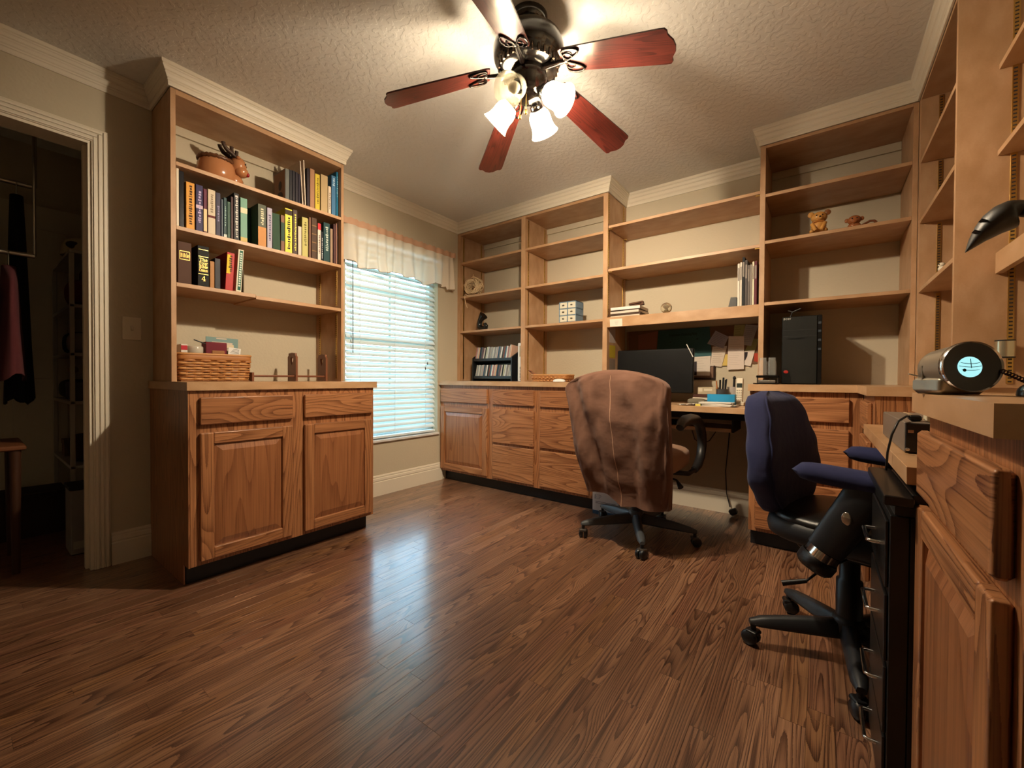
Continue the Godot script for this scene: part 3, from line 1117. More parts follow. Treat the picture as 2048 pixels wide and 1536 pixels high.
func build_fan() -> void:
	var hub := Vector3(1.8345, 0, 1.8235)
	var t := thing("ceiling_fan", "dark bronze ceiling fan with five red-brown blades and four glass lamps", "fan", hub + Vector3(0, 1.93, 0))
	var bronze := mat("#0d0a09", 0.14, 0.0, 0.7)
	bronze.clearcoat_enabled = true
	bronze.clearcoat = 0.6
	bronze.clearcoat_roughness = 0.08
	var g := G.new()
	g.lathe([Vector2(0, 2.375), Vector2(0.045, 2.372), Vector2(0.07, 2.385), Vector2(0.078, 2.405), Vector2(0.078, 2.4195)], 28, hub)
	part(t, "canopy", g, bronze)
	g = G.new()
	g.lathe([Vector2(0.03, 2.4), Vector2(0.035, 2.36), Vector2(0.075, 2.352), Vector2(0.115, 2.338), Vector2(0.138, 2.315), Vector2(0.146, 2.285), Vector2(0.143, 2.255), Vector2(0.132, 2.235), Vector2(0.12, 2.228), Vector2(0.118, 2.2), Vector2(0.1, 2.192), Vector2(0.0, 2.19)], 40, hub)
	part(t, "motor_housing", g, bronze)
	g = G.new()
	for k in 30:
		var a := TAU * k / 30.0
		var d := Vector3(cos(a), 0, sin(a))
		g.tube([hub + d * 0.119 + Vector3(0, 2.23, 0), hub + d * 0.12 + Vector3(0, 2.2, 0)], 0.005, 6)
	part(t, "vent_ribs", g, mat("#4a3a2e", 0.25, 0.8))
	g = G.new()
	g.lathe([Vector2(0.0, 2.19), Vector2(0.075, 2.19), Vector2(0.078, 2.17), Vector2(0.07, 2.15), Vector2(0.06, 2.14), Vector2(0.06, 2.11), Vector2(0.055, 2.095), Vector2(0.03, 2.088), Vector2(0.0, 2.084)], 28, hub)
	part(t, "switch_housing", g, bronze)
	# blades with their scrolled irons
	var out := PackedVector2Array()
	for p in [[0.165, -0.044], [0.18, -0.05], [0.4, -0.06], [0.565, -0.067], [0.585, -0.066], [0.592, -0.058], [0.592, -0.045], [0.598, -0.035], [0.607, -0.022], [0.611, 0.0], [0.607, 0.022], [0.598, 0.035], [0.592, 0.045], [0.592, 0.058], [0.585, 0.066], [0.565, 0.067], [0.4, 0.06], [0.18, 0.05], [0.165, 0.044]]:
		out.append(Vector2(p[0], p[1]))
	var dy := [0.0, 0.0, 0.03, -0.022, 0.0]
	for k in 5:
		var a := deg_to_rad(142.1 + 72.0 * k)
		var R := Vector3(cos(a), 0, sin(a))
		var T := Vector3(sin(a), 0, -cos(a))
		var drop := atan2(0.17 - dy[k], 0.6)
		var Rd := R * cos(drop) - Vector3.UP * sin(drop)
		var N0 := R * sin(drop) + Vector3.UP * cos(drop)
		var p := deg_to_rad(-12.0)
		var Tp := T * cos(p) + N0 * sin(p)
		var N := N0 * cos(p) - T * sin(p)
		var x := Transform3D(Basis(Rd, Tp, N), hub + Vector3(0, 2.232, 0))
		g = G.new()
		g.prism(out, -0.003, 0.003)
		# texture runs along the blade
		for i in g.v.size():
			g.t[i] = Vector2(g.v[i].y + k * 0.37, g.v[i].x + k * 0.61)
			g.v[i] = x * g.v[i]
			g.n[i] = x.basis * g.n[i]
		part(t, "blade", g, M.mahogany)
		g = G.new()
		g.x = x
		g.tube([Vector3(0.09, 0, -0.022), Vector3(0.13, 0, -0.014), Vector3(0.17, 0, -0.008), Vector3(0.185, 0, -0.007)], [0.012, 0.01, 0.008, 0.007], 8)
		for s in [-1.0, 1.0]:
			var lp := []
			for q in 21:
				var f := q / 20.0 * TAU
				lp.append(Vector3(0.205 + 0.036 * cos(f) + 0.012 * cos(2 * f), s * (0.026 + 0.022 * sin(f) + 0.012 * cos(f)), -0.007))
			g.tube(lp, 0.0042, 6, true)
			lp = []
			for q in 17:
				var f := q / 16.0 * TAU
				lp.append(Vector3(0.2 + 0.018 * cos(f), s * (0.02 + 0.013 * sin(f)), -0.007))
			g.tube(lp, 0.003, 6, true)
		g.ell(Vector3(0.185, 0, -0.008), Vector3(0.012, 0.012, 0.005), 8)
		part(t, "blade_iron", g, mat("#1a1210", 0.2, 0.7))
	# lamp kit: four bell shades leaning outwards
	for k in 4:
		var a := deg_to_rad(83.0 + 90.0 * k)
		var R := Vector3(cos(a), 0, sin(a))
		var lit := k != 0
		var ax := (R * sin(deg_to_rad(52)) - Vector3.UP * cos(deg_to_rad(52))).normalized()
		var root := hub + Vector3(0, 2.112, 0) + R * 0.058
		var sx := Transform3D(Basis(ax.cross(R.cross(Vector3.UP)).normalized(), ax, R.cross(Vector3.UP)).orthonormalized(), root)
		g = G.new()
		g.tube([hub + Vector3(0, 2.125, 0) + R * 0.03, hub + Vector3(0, 2.12, 0) + R * 0.05, root + ax * 0.015], [0.009, 0.009, 0.012], 8)
		g.x = sx
		g.lathe([Vector2(0.0, 0.0), Vector2(0.018, 0.004), Vector2(0.026, 0.016), Vector2(0.027, 0.034), Vector2(0.024, 0.036), Vector2(0.0, 0.034)], 18)
		part(t, "lamp_holder", g, bronze)
		g = G.new()
		g.x = sx
		var pr := [Vector2(0.024, 0.03), Vector2(0.034, 0.038), Vector2(0.043, 0.052), Vector2(0.046, 0.07), Vector2(0.046, 0.09), Vector2(0.05, 0.112), Vector2(0.058, 0.128), Vector2(0.061, 0.132)]
		var inner := []
		for i in range(pr.size() - 1, -1, -1):
			inner.append(pr[i] + Vector2(-0.002, 0.0006))
		g.lathe(pr + inner, 26)
		var sh := part(t, "lamp_shade", g, M.shade_lit if lit else M.shade_off, "" if lit else "unlit clear glass shade")
		g = G.new()
		g.x = sx
		g.lathe([Vector2(0.0, 0.033), Vector2(0.011, 0.036), Vector2(0.013, 0.046), Vector2(0.02, 0.062), Vector2(0.0225, 0.076), Vector2(0.019, 0.09), Vector2(0.01, 0.098), Vector2(0.0, 0.1)], 16)
		part(sh, "bulb", g, M.bulb if lit else M.bulb_off)
		if lit:
			var l := OmniLight3D.new()
			l.name = "lamp_light"
			add_child(l)
			l.position = sx * Vector3(0, 0.074, 0)
			l.light_color = Color(1.0, 0.92, 0.80)
			l.light_energy = LAMP * [0.0, 1.0, 1.15, 0.7][k]
			l.light_size = 0.022
			l.omni_range = 12.0
			l.omni_attenuation = 2.0
			l.shadow_enabled = true
	# pull chains
	for c in [Vector3(0.012, 0, 0.03), Vector3(-0.02, 0, 0.02)]:
		g = G.new()
		g.tube([hub + c + Vector3(0, 2.09, 0), hub + c * 1.2 + Vector3(0, 2.025, 0)], 0.0015, 5)
		g.lathe([Vector2(0, 2.025), Vector2(0.005, 2.02), Vector2(0.006, 2.006), Vector2(0.0, 2.002)], 10, hub + c * 1.2)
		part(t, "pull_chain", g, M.brass)

func rounded(c: Vector3, h: Vector3, pw := 3.0, seg := 20, rows := 12) -> Array:
	# superellipsoid rows
	var out := []
	var sp := func(v: float, e: float) -> float: return signf(v) * pow(absf(v), e)
	for i in rows + 1:
		var th := PI * (i + 0.02) / (rows + 0.04)
		var row := []
		for q in seg:
			var a := TAU * q / seg
			var r: float = pow(sin(th), 2.0 / pw)
			row.append(c + Vector3(h.x * r * sp.call(cos(a), 2.0 / pw), h.y * sp.call(cos(th), 2.0 / pw), h.z * r * sp.call(sin(a), 2.0 / pw)))
		out.append(row)
	return out

func soft(g: G, c: Vector3, h: Vector3, pw := 3.0, seg := 24, rows := 12) -> void:
	g.grid(rounded(c, h, pw, seg, rows), true, c)

func caster(t: Node3D, at: Vector3, dir: float, m: Material, cap: Material) -> void:
	var g := G.new()
	g.tube([at + Vector3(0, 0.085, 0), at + Vector3(0, 0.05, 0)], 0.009, 8)
	var D := Vector3(cos(dir), 0, sin(dir))
	var A := Vector3(-sin(dir), 0, cos(dir))
	var c := at + D * 0.008
	for s in [-1.0, 1.0]:
		g.x = Transform3D(Basis(Vector3.UP, A * s, Vector3.UP.cross(A * s)), c + Vector3(0, 0.0265, 0) + A * s * 0.004)
		g.lathe([Vector2(0, 0), Vector2(0.024, 0.0), Vector2(0.026, 0.004), Vector2(0.026, 0.014), Vector2(0.02, 0.02), Vector2(0, 0.021)], 16)
	var p := part(t, "caster", g, m)
	g = G.new()
	g.x = Transform3D(Basis(A, Vector3.UP, D), c)
	g.box(Vector3(0, 0.046, -0.008), Vector3(0.044, 0.018, 0.04), 0.006)
	part(p, "caster_hood", g, cap)

func star_base(t: Node3D, hub: Vector3, r: float, a0: float, m: Material, hood: Material, hy := 0.125, ty := 0.088) -> void:
	var g := G.new()
	g.lathe([Vector2(0, hy + 0.03), Vector2(0.036, hy + 0.03), Vector2(0.045, hy + 0.015), Vector2(0.045, hy - 0.03), Vector2(0.03, hy - 0.045), Vector2(0, hy - 0.045)], 20, Vector3(hub.x, 0, hub.z))
	part(t, "base_hub", g, m)
	for k in 5:
		var a := a0 + TAU * k / 5.0
		var D := Vector3(cos(a), 0, sin(a))
		var T := Vector3(-sin(a), 0, cos(a))
		g = G.new()
		var rows := []
		for i in 9:
			var f := i / 8.0
			var p := hub + D * lerpf(0.02, r + 0.012, f)
			var ytop := lerpf(hy + 0.018, ty + 0.012, f * f * 0.5 + f * 0.5)
			var ybot := lerpf(hy - 0.04, ty - 0.012, sqrt(f))
			var wt := lerpf(0.028, 0.02, f)
			if i == 8:
				wt *= 0.6
				ytop -= 0.006
			var row := []
			for q in [[-1.0, 0.2], [-0.75, 0.85], [0.0, 1.0], [0.75, 0.85], [1.0, 0.2], [0.85, 0.0], [-0.85, 0.0]]:
				row.append(Vector3(p.x, lerpf(ybot, ytop, q[1]), p.z) + T * q[0] * wt)
			rows.append(row)
		g.grid(rows, true, hub + D * r * 0.5 + Vector3(0, (hy + ty) * 0.5 - 0.01, 0))
		var e: Array = rows[8]
		for q in range(1, 6):
			g.tri(e[0], e[q], e[q + 1], D, D, D)
		part(t, "base_leg", g, m)
		caster(t, hub + D * r, a + 0.7 + k * 1.3, M.black, hood)

func build_brown_chair() -> void:
	var hub := Vector3(1.937, 0, 0.81)
	var t := thing("office_chair", "office chair draped in a brown velour cover, at the desk", "chair", hub)
	var grey := mat("#3d3f41", 0.5)
	star_base(t, hub, 0.325, deg_to_rad(64.6), grey, mat("#3b342e", 0.4))
	var g := G.new()
	g.lathe([Vector2(0.027, 0.13), Vector2(0.027, 0.3), Vector2(0.02, 0.3), Vector2(0.02, 0.4)], 16, hub)
	part(t, "gas_column", g, M.black)
	g = G.new()
	g.box(hub + Vector3(0, 0.405, 0), Vector3(0.24, 0.03, 0.28), 0.01)
	part(t, "seat_plate", g, M.black)
	g = G.new()
	g.tube([hub + Vector3(0.1, 0.4, 0.0), hub + Vector3(0.24, 0.375, 0.03), hub + Vector3(0.27, 0.345, 0.06)], [0.006, 0.006, 0.016], 8)
	part(t, "height_lever", g, M.black)
	var velour := mat("#684838", 0.95)
	velour.rim_enabled = true
	velour.rim = 0.6
	velour.rim_tint = 0.6
	var nt := noise_tex(256, 17, 0.02, 3)
	velour.uv1_triplanar = true
	velour.uv1_world_triplanar = true
	velour.uv1_scale = Vector3(2.5, 2.5, 2.5)
	relief(velour, nt, 0.25)
	var seatm := mat("#8a6850", 0.95)
	seatm.rim_enabled = true
	seatm.rim = 0.5
	g = G.new()
	soft(g, hub + Vector3(0.0, 0.475, -0.03), Vector3(0.265, 0.07, 0.27), 4.0, 28, 12)
	part(t, "seat_cushion", g, seatm, "tan plush seat")
	# back cover: a soft bag over the backrest, longer on the right than on the left
	var nz := FastNoiseLite.new()
	nz.seed = 12
	nz.frequency = 3.0
	var rows := []
	var nr := 40
	var seg := 64
	for i in nr + 1:
		var f := i / float(nr)
		var row := []
		for q in seg:
			var a := TAU * q / seg
			var cx := cos(a)
			var cz := sin(a)
			var e := 0.55
			var ex := signf(cx) * pow(absf(cx), e)
			var ez := signf(cz) * pow(absf(cz), e)
			var hemy := 0.30 if ex < 0.0 else 0.255
			if ez < 0.0:
				hemy = 0.42
			hemy = lerpf(hemy, hemy + 0.04, clampf(-ez, 0.0, 1.0))
			var y: float
			var grow := 1.0
			if f < 0.2:
				var th := f / 0.2 * PI * 0.5
				grow = pow(sin(th), 0.5)
				y = 0.905 + 0.085 * pow(cos(th), 0.8)
			else:
				y = lerpf(0.905, hemy, (f - 0.2) / 0.8)
			var d := clampf((0.905 - y) / 0.6, 0.0, 1.0)
			var hw := lerpf(0.292, 0.232, pow(d, 0.8)) + 0.012 * sin(d * 3.2)
			var mid := lerpf(1.912, 1.967, d)
			var th2 := lerpf(0.075, 0.1, d)
			var zc := lerpf(1.075, 1.0, d) + 0.035 * sin(d * PI)
			var wr := 0.0
			if f > 0.14:
				wr = 0.024 * d * sin(ex * 9.0 + 1.1 + d * 2.0) + 0.016 * nz.get_noise_3d(ex * 0.5, y, ez) * 2.0
				wr += 0.026 * exp(-pow((ex + 0.55 - (0.9 - y) * 0.6) * 7.0, 2.0)) - 0.022 * exp(-pow((ex + 0.75 - (0.9 - y) * 0.75) * 7.0, 2.0))
				wr += 0.022 * exp(-pow((ex - 0.35 - (0.85 - y) * 0.9) * 7.0, 2.0))
			row.append(Vector3(mid + ex * hw * grow, y - 0.035 * absf(ex * ex * ex) * (1.0 - d), zc + ez * (th2 * grow) + wr * clampf(ez + 0.3, 0.0, 1.0)))
		rows.append(row)
	g = G.new()
	g.grid(rows, true, Vector3(1.93, 0.65, 1.03))
	velour.cull_mode = BaseMaterial3D.CULL_DISABLED
	part(t, "back_cover", g, velour)
	var seam := []
	for i in range(5, nr + 1, 1):
		var p: Vector3 = rows[i][16]
		seam.append(p + Vector3(0, 0, 0.001))
	g = G.new()
	g.tube(seam, 0.0022, 5)
	part(t, "cover_seam", g, mat("#b48c72", 0.8))
	g = G.new()
	soft(g, Vector3(1.94, 0.72, 1.01), Vector3(0.2, 0.2, 0.045), 4.0, 20, 10)
	part(t, "backrest", g, M.blackmatte)
	g = G.new()
	g.tube([Vector3(1.94, 0.6, 1.02), Vector3(1.94, 0.45, 1.0), Vector3(1.94, 0.405, 0.9)], 0.02, 8, false, 0.5)
	part(t, "back_bracket", g, M.black)
	# loop armrests
	for s in [-1.0, 1.0]:
		var x: float = 1.937 + s * 0.292
		var pp := []
		for p in [[0.685, 0.985], [0.705, 0.95], [0.716, 0.88], [0.714, 0.76], [0.70, 0.64], [0.66, 0.54], [0.60, 0.49], [0.53, 0.475], [0.465, 0.51], [0.425, 0.58], [0.41, 0.66]]:
			pp.append(Vector3(x, p[0], p[1]))
		g = G.new()
		g.tube(pp, [0.02, 0.026, 0.03, 0.031, 0.031, 0.03, 0.028, 0.027, 0.026, 0.026, 0.02], 12, false, 1.0)
		g.tube([Vector3(x, 0.412, 0.66), Vector3(x, 0.412, 0.8), Vector3(x - s * 0.12, 0.405, 0.8)], 0.014, 8)
		part(t, "armrest", g, mat("#1b1a1a", 0.45))

func build_navy_chair() -> void:
	var hub := Vector3(2.9, 0, 1.455)
	var F := Vector3(0.961, 0, 0.276).normalized()
	var R := Vector3(-F.z, 0, F.x)
	var t := thing("office_chair", "black office chair with navy fabric covers on back and arms", "chair", hub)
	var X := Transform3D(Basis(F, Vector3.UP, R), hub)
	star_base(t, hub, 0.285, atan2(1.558 - hub.z, 2.629 - hub.x), mat("#1c1d20", 0.5), M.black, 0.12, 0.085)
	var g := G.new()
	g.lathe([Vector2(0.036, 0.13), Vector2(0.036, 0.27), Vector2(0.028, 0.275), Vector2(0.028, 0.39)], 18, hub)
	part(t, "gas_column", g, M.black)
	g = G.new()
	g.x = X
	g.box(Vector3(0, 0.385, 0), Vector3(0.26, 0.05, 0.2), 0.015)
	part(t, "mechanism", g, M.black)
	g = G.new()
	g.x = X
	soft(g, Vector3(0.01, 0.445, 0), Vector3(0.225, 0.05, 0.225), 3.4, 32, 12)
	part(t, "seat_pan", g, mat("#171a1f", 0.55))
	g = G.new()
	g.x = X
	soft(g, Vector3(0.01, 0.478, 0), Vector3(0.21, 0.032, 0.215), 3.0, 32, 12)
	part(t, "seat_cushion", g, mat("#0b0b0b", 0.38), "black leather-look seat")
	var navy := mat("#1c2148", 0.95)
	navy.rim_enabled = true
	navy.rim = 0.4
	var nt := noise_tex(256, 27, 0.03, 2)
	navy.uv1_triplanar = true
	navy.uv1_world_triplanar = true
	navy.uv1_scale = Vector3(3, 3, 3)
	relief(navy, nt, 0.15)
	# backrest: pear outline, leaning back, with a flat piped edge
	var rows := []
	for i in 25:
		var f := i / 24.0
		var y := lerpf(0.895, 0.455, f)
		var hw := 0.0
		var q := (y - 0.475) / 0.42
		hw = lerpf(0.165, 0.25, smoothstep(0.0, 0.3, q)) - 0.08 * smoothstep(0.38, 1.0, q)
		var endf := sqrt(maxf(0.0, 1.0 - pow(absf(2.0 * f - 1.0), 9.0)))
		hw *= lerpf(0.35, 1.0, endf)
		var th := 0.052 * lerpf(0.25, 1.0, endf)
		var cx := -0.205 - 0.14 * (y - 0.475) + 0.02 * sin(q * PI)
		var row := []
		for s in 32:
			var a := TAU * s / 32.0
			var ex := signf(cos(a)) * pow(absf(cos(a)), 0.5)
			var ez := signf(sin(a)) * pow(absf(sin(a)), 0.5)
			var wr := 0.004 * sin(y * 60.0 + ez * 4.0) * smoothstep(0.5, 1.0, absf(ez))
			row.append(Vector3(cx + ex * (th + wr) + 0.02 * ez * ez, y, ez * hw))
		rows.append(row)
	g = G.new()
	g.x = X
	g.grid(rows, true, Vector3(-0.2, 0.68, 0))
	for e in [0, 24]:
		var r: Array = rows[e]
		var m := Vector3(0, 1 if e == 0 else -1, 0)
		for q in range(1, 31):
			g.tri(r[0], r[q], r[q + 1], m, m, m)
	part(t, "backrest", g, navy)
	g = G.new()
	g.x = X
	var pipe := []
	for i in range(1, 24):
		pipe.append(rows[i][5])
	g.tube(pipe, 0.004, 6)
	part(t, "cover_seam", g, navy)
	g = G.new()
	g.x = X
	g.tube([Vector3(-0.2, 0.56, 0), Vector3(-0.215, 0.42, 0), Vector3(-0.16, 0.385, 0), Vector3(-0.05, 0.38, 0)], 0.022, 8, false, 0.6)
	part(t, "back_post", g, M.black)
	for s in [1.0, -1.0]:
		g = G.new()
		g.x = X
		g.grid(_arm_rows(Vector3(0.06, 0.662, s * 0.255), 0.145, 0.03, 0.036), true, Vector3(0.06, 0.662, s * 0.255))
		part(t, "armrest", g, navy)
		g = G.new()
		g.x = X
		var post := []
		for i in 6:
			var f := i / 5.0
			var c := Vector3(lerpf(0.11, 0.005, f), lerpf(0.645, 0.44, f), s * lerpf(0.255, 0.268, f))
			var row := []
			for q in 16:
				var a := TAU * q / 16.0
				row.append(c + Vector3(cos(a) * lerpf(0.05, 0.042, f), 0, sin(a) * 0.024) + Vector3(0, -cos(a) * 0.02, 0))
			post.append(row)
		g.grid(post, true, Vector3(0.06, 0.54, s * 0.262))
		var p := part(t, "arm_post", g, mat("#131418", 0.5))
		g = G.new()
		g.x = X * Transform3D(Basis(Vector3(0, 0, 1), -0.47), Vector3(-0.005, 0.42, s * 0.268))
		g.lathe([Vector2(0.043, 0.02), Vector2(0.045, -0.006)], 18, Vector3.ZERO, 1.0, 0.55)
		part(p, "chrome_band", g, M.chrome)
		g = G.new()
		g.x = X * Transform3D(Basis(Vector3(0, 0, 1), -0.47), Vector3(-0.005, 0.42, s * 0.268))
		g.lathe([Vector2(0.047, -0.006), Vector2(0.05, -0.014), Vector2(0.049, -0.04), Vector2(0.04, -0.05), Vector2(0, -0.052)], 18, Vector3.ZERO, 1.0, 0.55)
		part(p, "end_cap", g, M.black)
		g = G.new()
		g.x = X
		g.tube([Vector3(0.0, 0.4, s * 0.255), Vector3(0.0, 0.388, s * 0.14), Vector3(0, 0.385, s * 0.08)], 0.018, 8, false, 0.6)
		part(p, "arm_bracket", g, M.black)
		g = G.new()
		g.x = X
		g.ell(Vector3(0.058, 0.548, s * 0.284), Vector3(0.013, 0.019, 0.004), 12)
		part(p, "button", g, M.chrome, "silver oval button")
	g = G.new()
	g.x = X
	g.tube([Vector3(0.02, 0.375, 0.12), Vector3(-0.02, 0.355, 0.22), Vector3(-0.04, 0.33, 0.27)], 0.0035, 6)
	g.tube([Vector3(-0.04, 0.33, 0.27), Vector3(-0.095, 0.31, 0.3)], [0.007, 0.009], 8)
	part(t, "height_lever", g, M.black)

func _arm_rows(c: Vector3, l: float, h: float, w: float) -> Array:
	var rows := []
	for i in 13:
		var f := i / 12.0
		var k := sqrt(maxf(0.0, 1.0 - pow(absf(2.0 * f - 1.0), 6.0)))
		var row := []
		for q in 18:
			var a := TAU * q / 18.0
			row.append(c + Vector3(lerpf(-l, l, f), sin(a) * h * k - 0.012 * f, cos(a) * w * lerpf(0.3, 1.0, k)))
		rows.append(row)
	return rows

var ORD := ["first", "second", "third", "fourth", "fifth", "sixth", "seventh", "eighth", "ninth", "tenth", "eleventh", "twelfth", "thirteenth", "fourteenth", "fifteenth", "sixteenth", "seventeenth", "eighteenth", "nineteenth", "twentieth", "twenty-first", "twenty-second", "twenty-third", "twenty-fourth", "twenty-fifth", "twenty-sixth", "twenty-seventh", "twenty-eighth", "twenty-ninth", "thirtieth", "thirty-first", "thirty-second"]
var shade := {}

func hue(h: String, rough := 0.6) -> StandardMaterial3D:
	var k := h + str(rough)
	if not shade.has(k):
		shade[k] = mat(h, rough, 0.0, 0.35)
	return shade[k]

# a book standing on a shelf of the left bookcase, spine towards the room
func book(y: float, zl: float, th: float, h: float, col: String, label: String, group: String, o := {}) -> Node3D:
	var xs: float = o.get("x", 0.288)
	var dep: float = o.get("d", 0.165)
	var t := thing("book", label, "book", Vector3(xs - dep * 0.5, y, zl - th * 0.5), group)
	var x := Transform3D(Basis(Vector3(1, 0, 0), o.get("lean", 0.0)), Vector3(0, y + 0.0006 + absf(sin(o.get("lean", 0.0))) * th * 0.5, zl - th * 0.5))
	var w := th * 0.5 - 0.0006
	var g := G.new()
	g.x = x
	var bd := minf(0.0025, w * 0.4)
	g.span(Vector3(xs - 0.004, 0, -w), Vector3(xs, h, w), 0.0018)
	g.span(Vector3(xs - dep, 0, -w), Vector3(xs - 0.003, h, -w + bd))
	g.span(Vector3(xs - dep, 0, w - bd), Vector3(xs - 0.003, h, w))
	part(t, "cover", g, hue(col, o.get("r", 0.5)))
	g = G.new()
	g.x = x
	g.span(Vector3(xs - dep + 0.004, 0.002, -w + bd), Vector3(xs - 0.004, h - 0.004, w - bd))
	part(t, "pages", g, M.pages)
	for b in o.get("bands", []):
		g = G.new()
		g.x = x
		g.span(Vector3(xs - 0.001, h * b[0], -w * 0.97), Vector3(xs + 0.0005, h * b[1], w * 0.97))
		part(t, "spine_band", g, hue(b[2]))
	if o.has("ink"):
		# short strokes where the small title is
		g = G.new()
		g.x = x
		var ink: Array = o.ink
		var p: float = h * ink[1]
		while p < h * ink[2]:
			var l := rng.randf_range(0.004, 0.011)
			var s := w * rng.randf_range(0.3, 0.5)
			g.span(Vector3(xs, p, -s), Vector3(xs + 0.0007, p + l, s * rng.randf_range(0.2, 1.0)))
			p += l + rng.randf_range(0.003, 0.006)
		part(t, "title_print", g, hue(ink[0]))
	return t

func build_left_shelf_things() -> void:
	var r2 := [[2.597, 0.012, 0.289, "#d8cdb8", "white thin folder"], [2.585, 0.02, 0.281, "#16151a", "black textured ring binder"], [2.558, 0.036, 0.238, "#d99a3e", "bright orange hardback"], [2.518, 0.031, 0.24, "#2b2450", "dark purple hardback"],
		[2.486, 0.016, 0.229, "#5b1c36", "plum thin paperback"], [2.467, 0.034, 0.235, "#c9b9a0", "cream hardback with red band"], [2.432, 0.022, 0.23, "#2a2740", "navy hardback with loose papers"], [2.408, 0.0095, 0.203, "#5a6470", "slate grey thin booklet"],
		[2.397, 0.0155, 0.216, "#1c3a3e", "dark teal paperback"], [2.381, 0.016, 0.201, "#27483a", "short green paperback"], [2.364, 0.0125, 0.232, "#3a1c1e", "brown and maroon paperback"], [2.35, 0.026, 0.258, "#14141a", "black paperback with white title"],
		[2.319, 0.035, 0.244, "#6f9a86", "pale sea-green hardback"], [2.279, 0.044, 0.231, "#14352c", "deep green recessed hardback"], [2.232, 0.044, 0.241, "#4a5040", "moss and orange patterned paperback"], [2.184, 0.028, 0.235, "#a9a2b4", "lilac and white paperback"],
		[2.154, 0.043, 0.214, "#3b5142", "faded green cloth hardback"], [2.11, 0.022, 0.217, "#7a5440", "tan and green worn hardback"], [2.086, 0.042, 0.265, "#e3d24a", "yellow and black striped paperback"], [2.041, 0.027, 0.271, "#4a3a36", "brown paperback with yellow title"],
		[2.011, 0.022, 0.181, "#cdbfae", "small cream booklet"], [1.987, 0.038, 0.244, "#b9b06a", "olive yellow hardback"], [1.946, 0.0165, 0.256, "#6b4a38", "brown thin album"], [1.927, 0.033, 0.259, "#4b3526", "ribbed brown leather hardback"],
		[1.89, 0.022, 0.235, "#d8cabc", "white paperback with red top"], [1.867, 0.0125, 0.189, "#22262c", "short black booklet"], [1.852, 0.043, 0.253, "#1f3f42", "teal green hardback"], [1.807, 0.0175, 0.226, "#9a8068", "fawn paperback"],
		[1.786, 0.0165, 0.262, "#4a2c2c", "maroon thin hardback"], [1.769, 0.0105, 0.27, "#8a6556", "dusty rose thin hardback"], [1.7575, 0.0045, 0.272, "#3c2a22", "dark brown leaflet"]]
	var opt := {1: {"r": 0.25, "d": 0.22}, 2: {"ink": ["#4a2c10", 0.12, 0.9]}, 3: {"ink": ["#b8a8d0", 0.2, 0.85], "bands": [[0.5, 0.57, "#c8b0c0"]]}, 4: {"bands": [[0.05, 0.55, "#e0c89a"]]}, 5: {"bands": [[0.38, 0.43, "#5e1a1a"]], "ink": ["#8a7a66", 0.5, 0.9]}, 6: {"ink": ["#8c86a8", 0.35, 0.7]},
		8: {"bands": [[0.02, 0.1, "#c8d0c8"]], "ink": ["#9ab8b0", 0.3, 0.8]}, 11: {"ink": ["#dcd6cc", 0.08, 0.92]}, 12: {"bands": [[0.66, 0.78, "#d9cfae"], [0.02, 0.12, "#c8b070"]], "d": 0.18}, 13: {"x": 0.2}, 14: {"bands": [[0.0, 0.47, "#c58a52"]], "ink": ["#d8d0b0", 0.52, 0.9]}, 15: {"ink": ["#54506c", 0.2, 0.8]},
		16: {"lean": 0.02, "r": 0.85}, 17: {"bands": [[0.3, 0.8, "#2c4438"]]}, 18: {"ink": ["#1a1814", 0.1, 0.78], "bands": [[0.86, 0.97, "#33261e"]]}, 19: {"ink": ["#e8dc58", 0.1, 0.9]}, 21: {"ink": ["#6a6236", 0.3, 0.9]}, 23: {"bands": [[0.2, 0.22, "#8a6a40"], [0.4, 0.42, "#8a6a40"], [0.6, 0.62, "#8a6a40"], [0.8, 0.82, "#8a6a40"]]},
		24: {"bands": [[0.83, 1.0, "#c03038"]], "ink": ["#7a6a60", 0.2, 0.7]}, 26: {"ink": ["#b8c4b8", 0.3, 0.9]}, 25: {"ink": ["#e0e0e0", 0.1, 0.8]}}
	for i in r2.size():
		var r: Array = r2[i]
		book(1.669, r[0], r[1], r[2] - 0.002, r[3], "%s, %s from left on the middle shelf, left bookcase" % [r[4], ORD[i]], "books on the middle shelf", opt.get(i, {}))
	# top shelf
	var r1 := [[2.085, 0.025, 0.188, "#5d5f5c", "grey spined photo-cover volume"], [2.06, 0.0165, 0.191, "#1d1b20", "black slim boxed volume"], [2.043, 0.0165, 0.192, "#201c22", "charcoal slim boxed volume"], [2.026, 0.0165, 0.19, "#241e26", "dark plum slim boxed volume"], [2.009, 0.0135, 0.185, "#1e1626", "deep violet slim boxed volume"],
		[1.985, 0.008, 0.267, "#cfbfae", "tall white thin folder"], [1.969, 0.008, 0.28, "#d9cab8", "tallest white thin folder"], [1.957, 0.0175, 0.242, "#2b2228", "dark plum hardback"], [1.938, 0.03, 0.248, "#a2785a", "tan cloth hardback"], [1.906, 0.031, 0.23, "#cdb53e", "mustard yellow hardback"],
		[1.87, 0.047, 0.241, "#b59c74", "wide beige hardback"], [1.821, 0.02, 0.184, "#d6c4ae", "small cream paperback"], [1.799, 0.03, 0.261, "#48759a", "steel blue hardback"], [1.767, 0.0145, 0.296, "#1d6a8c", "tall bright blue hardback"]]
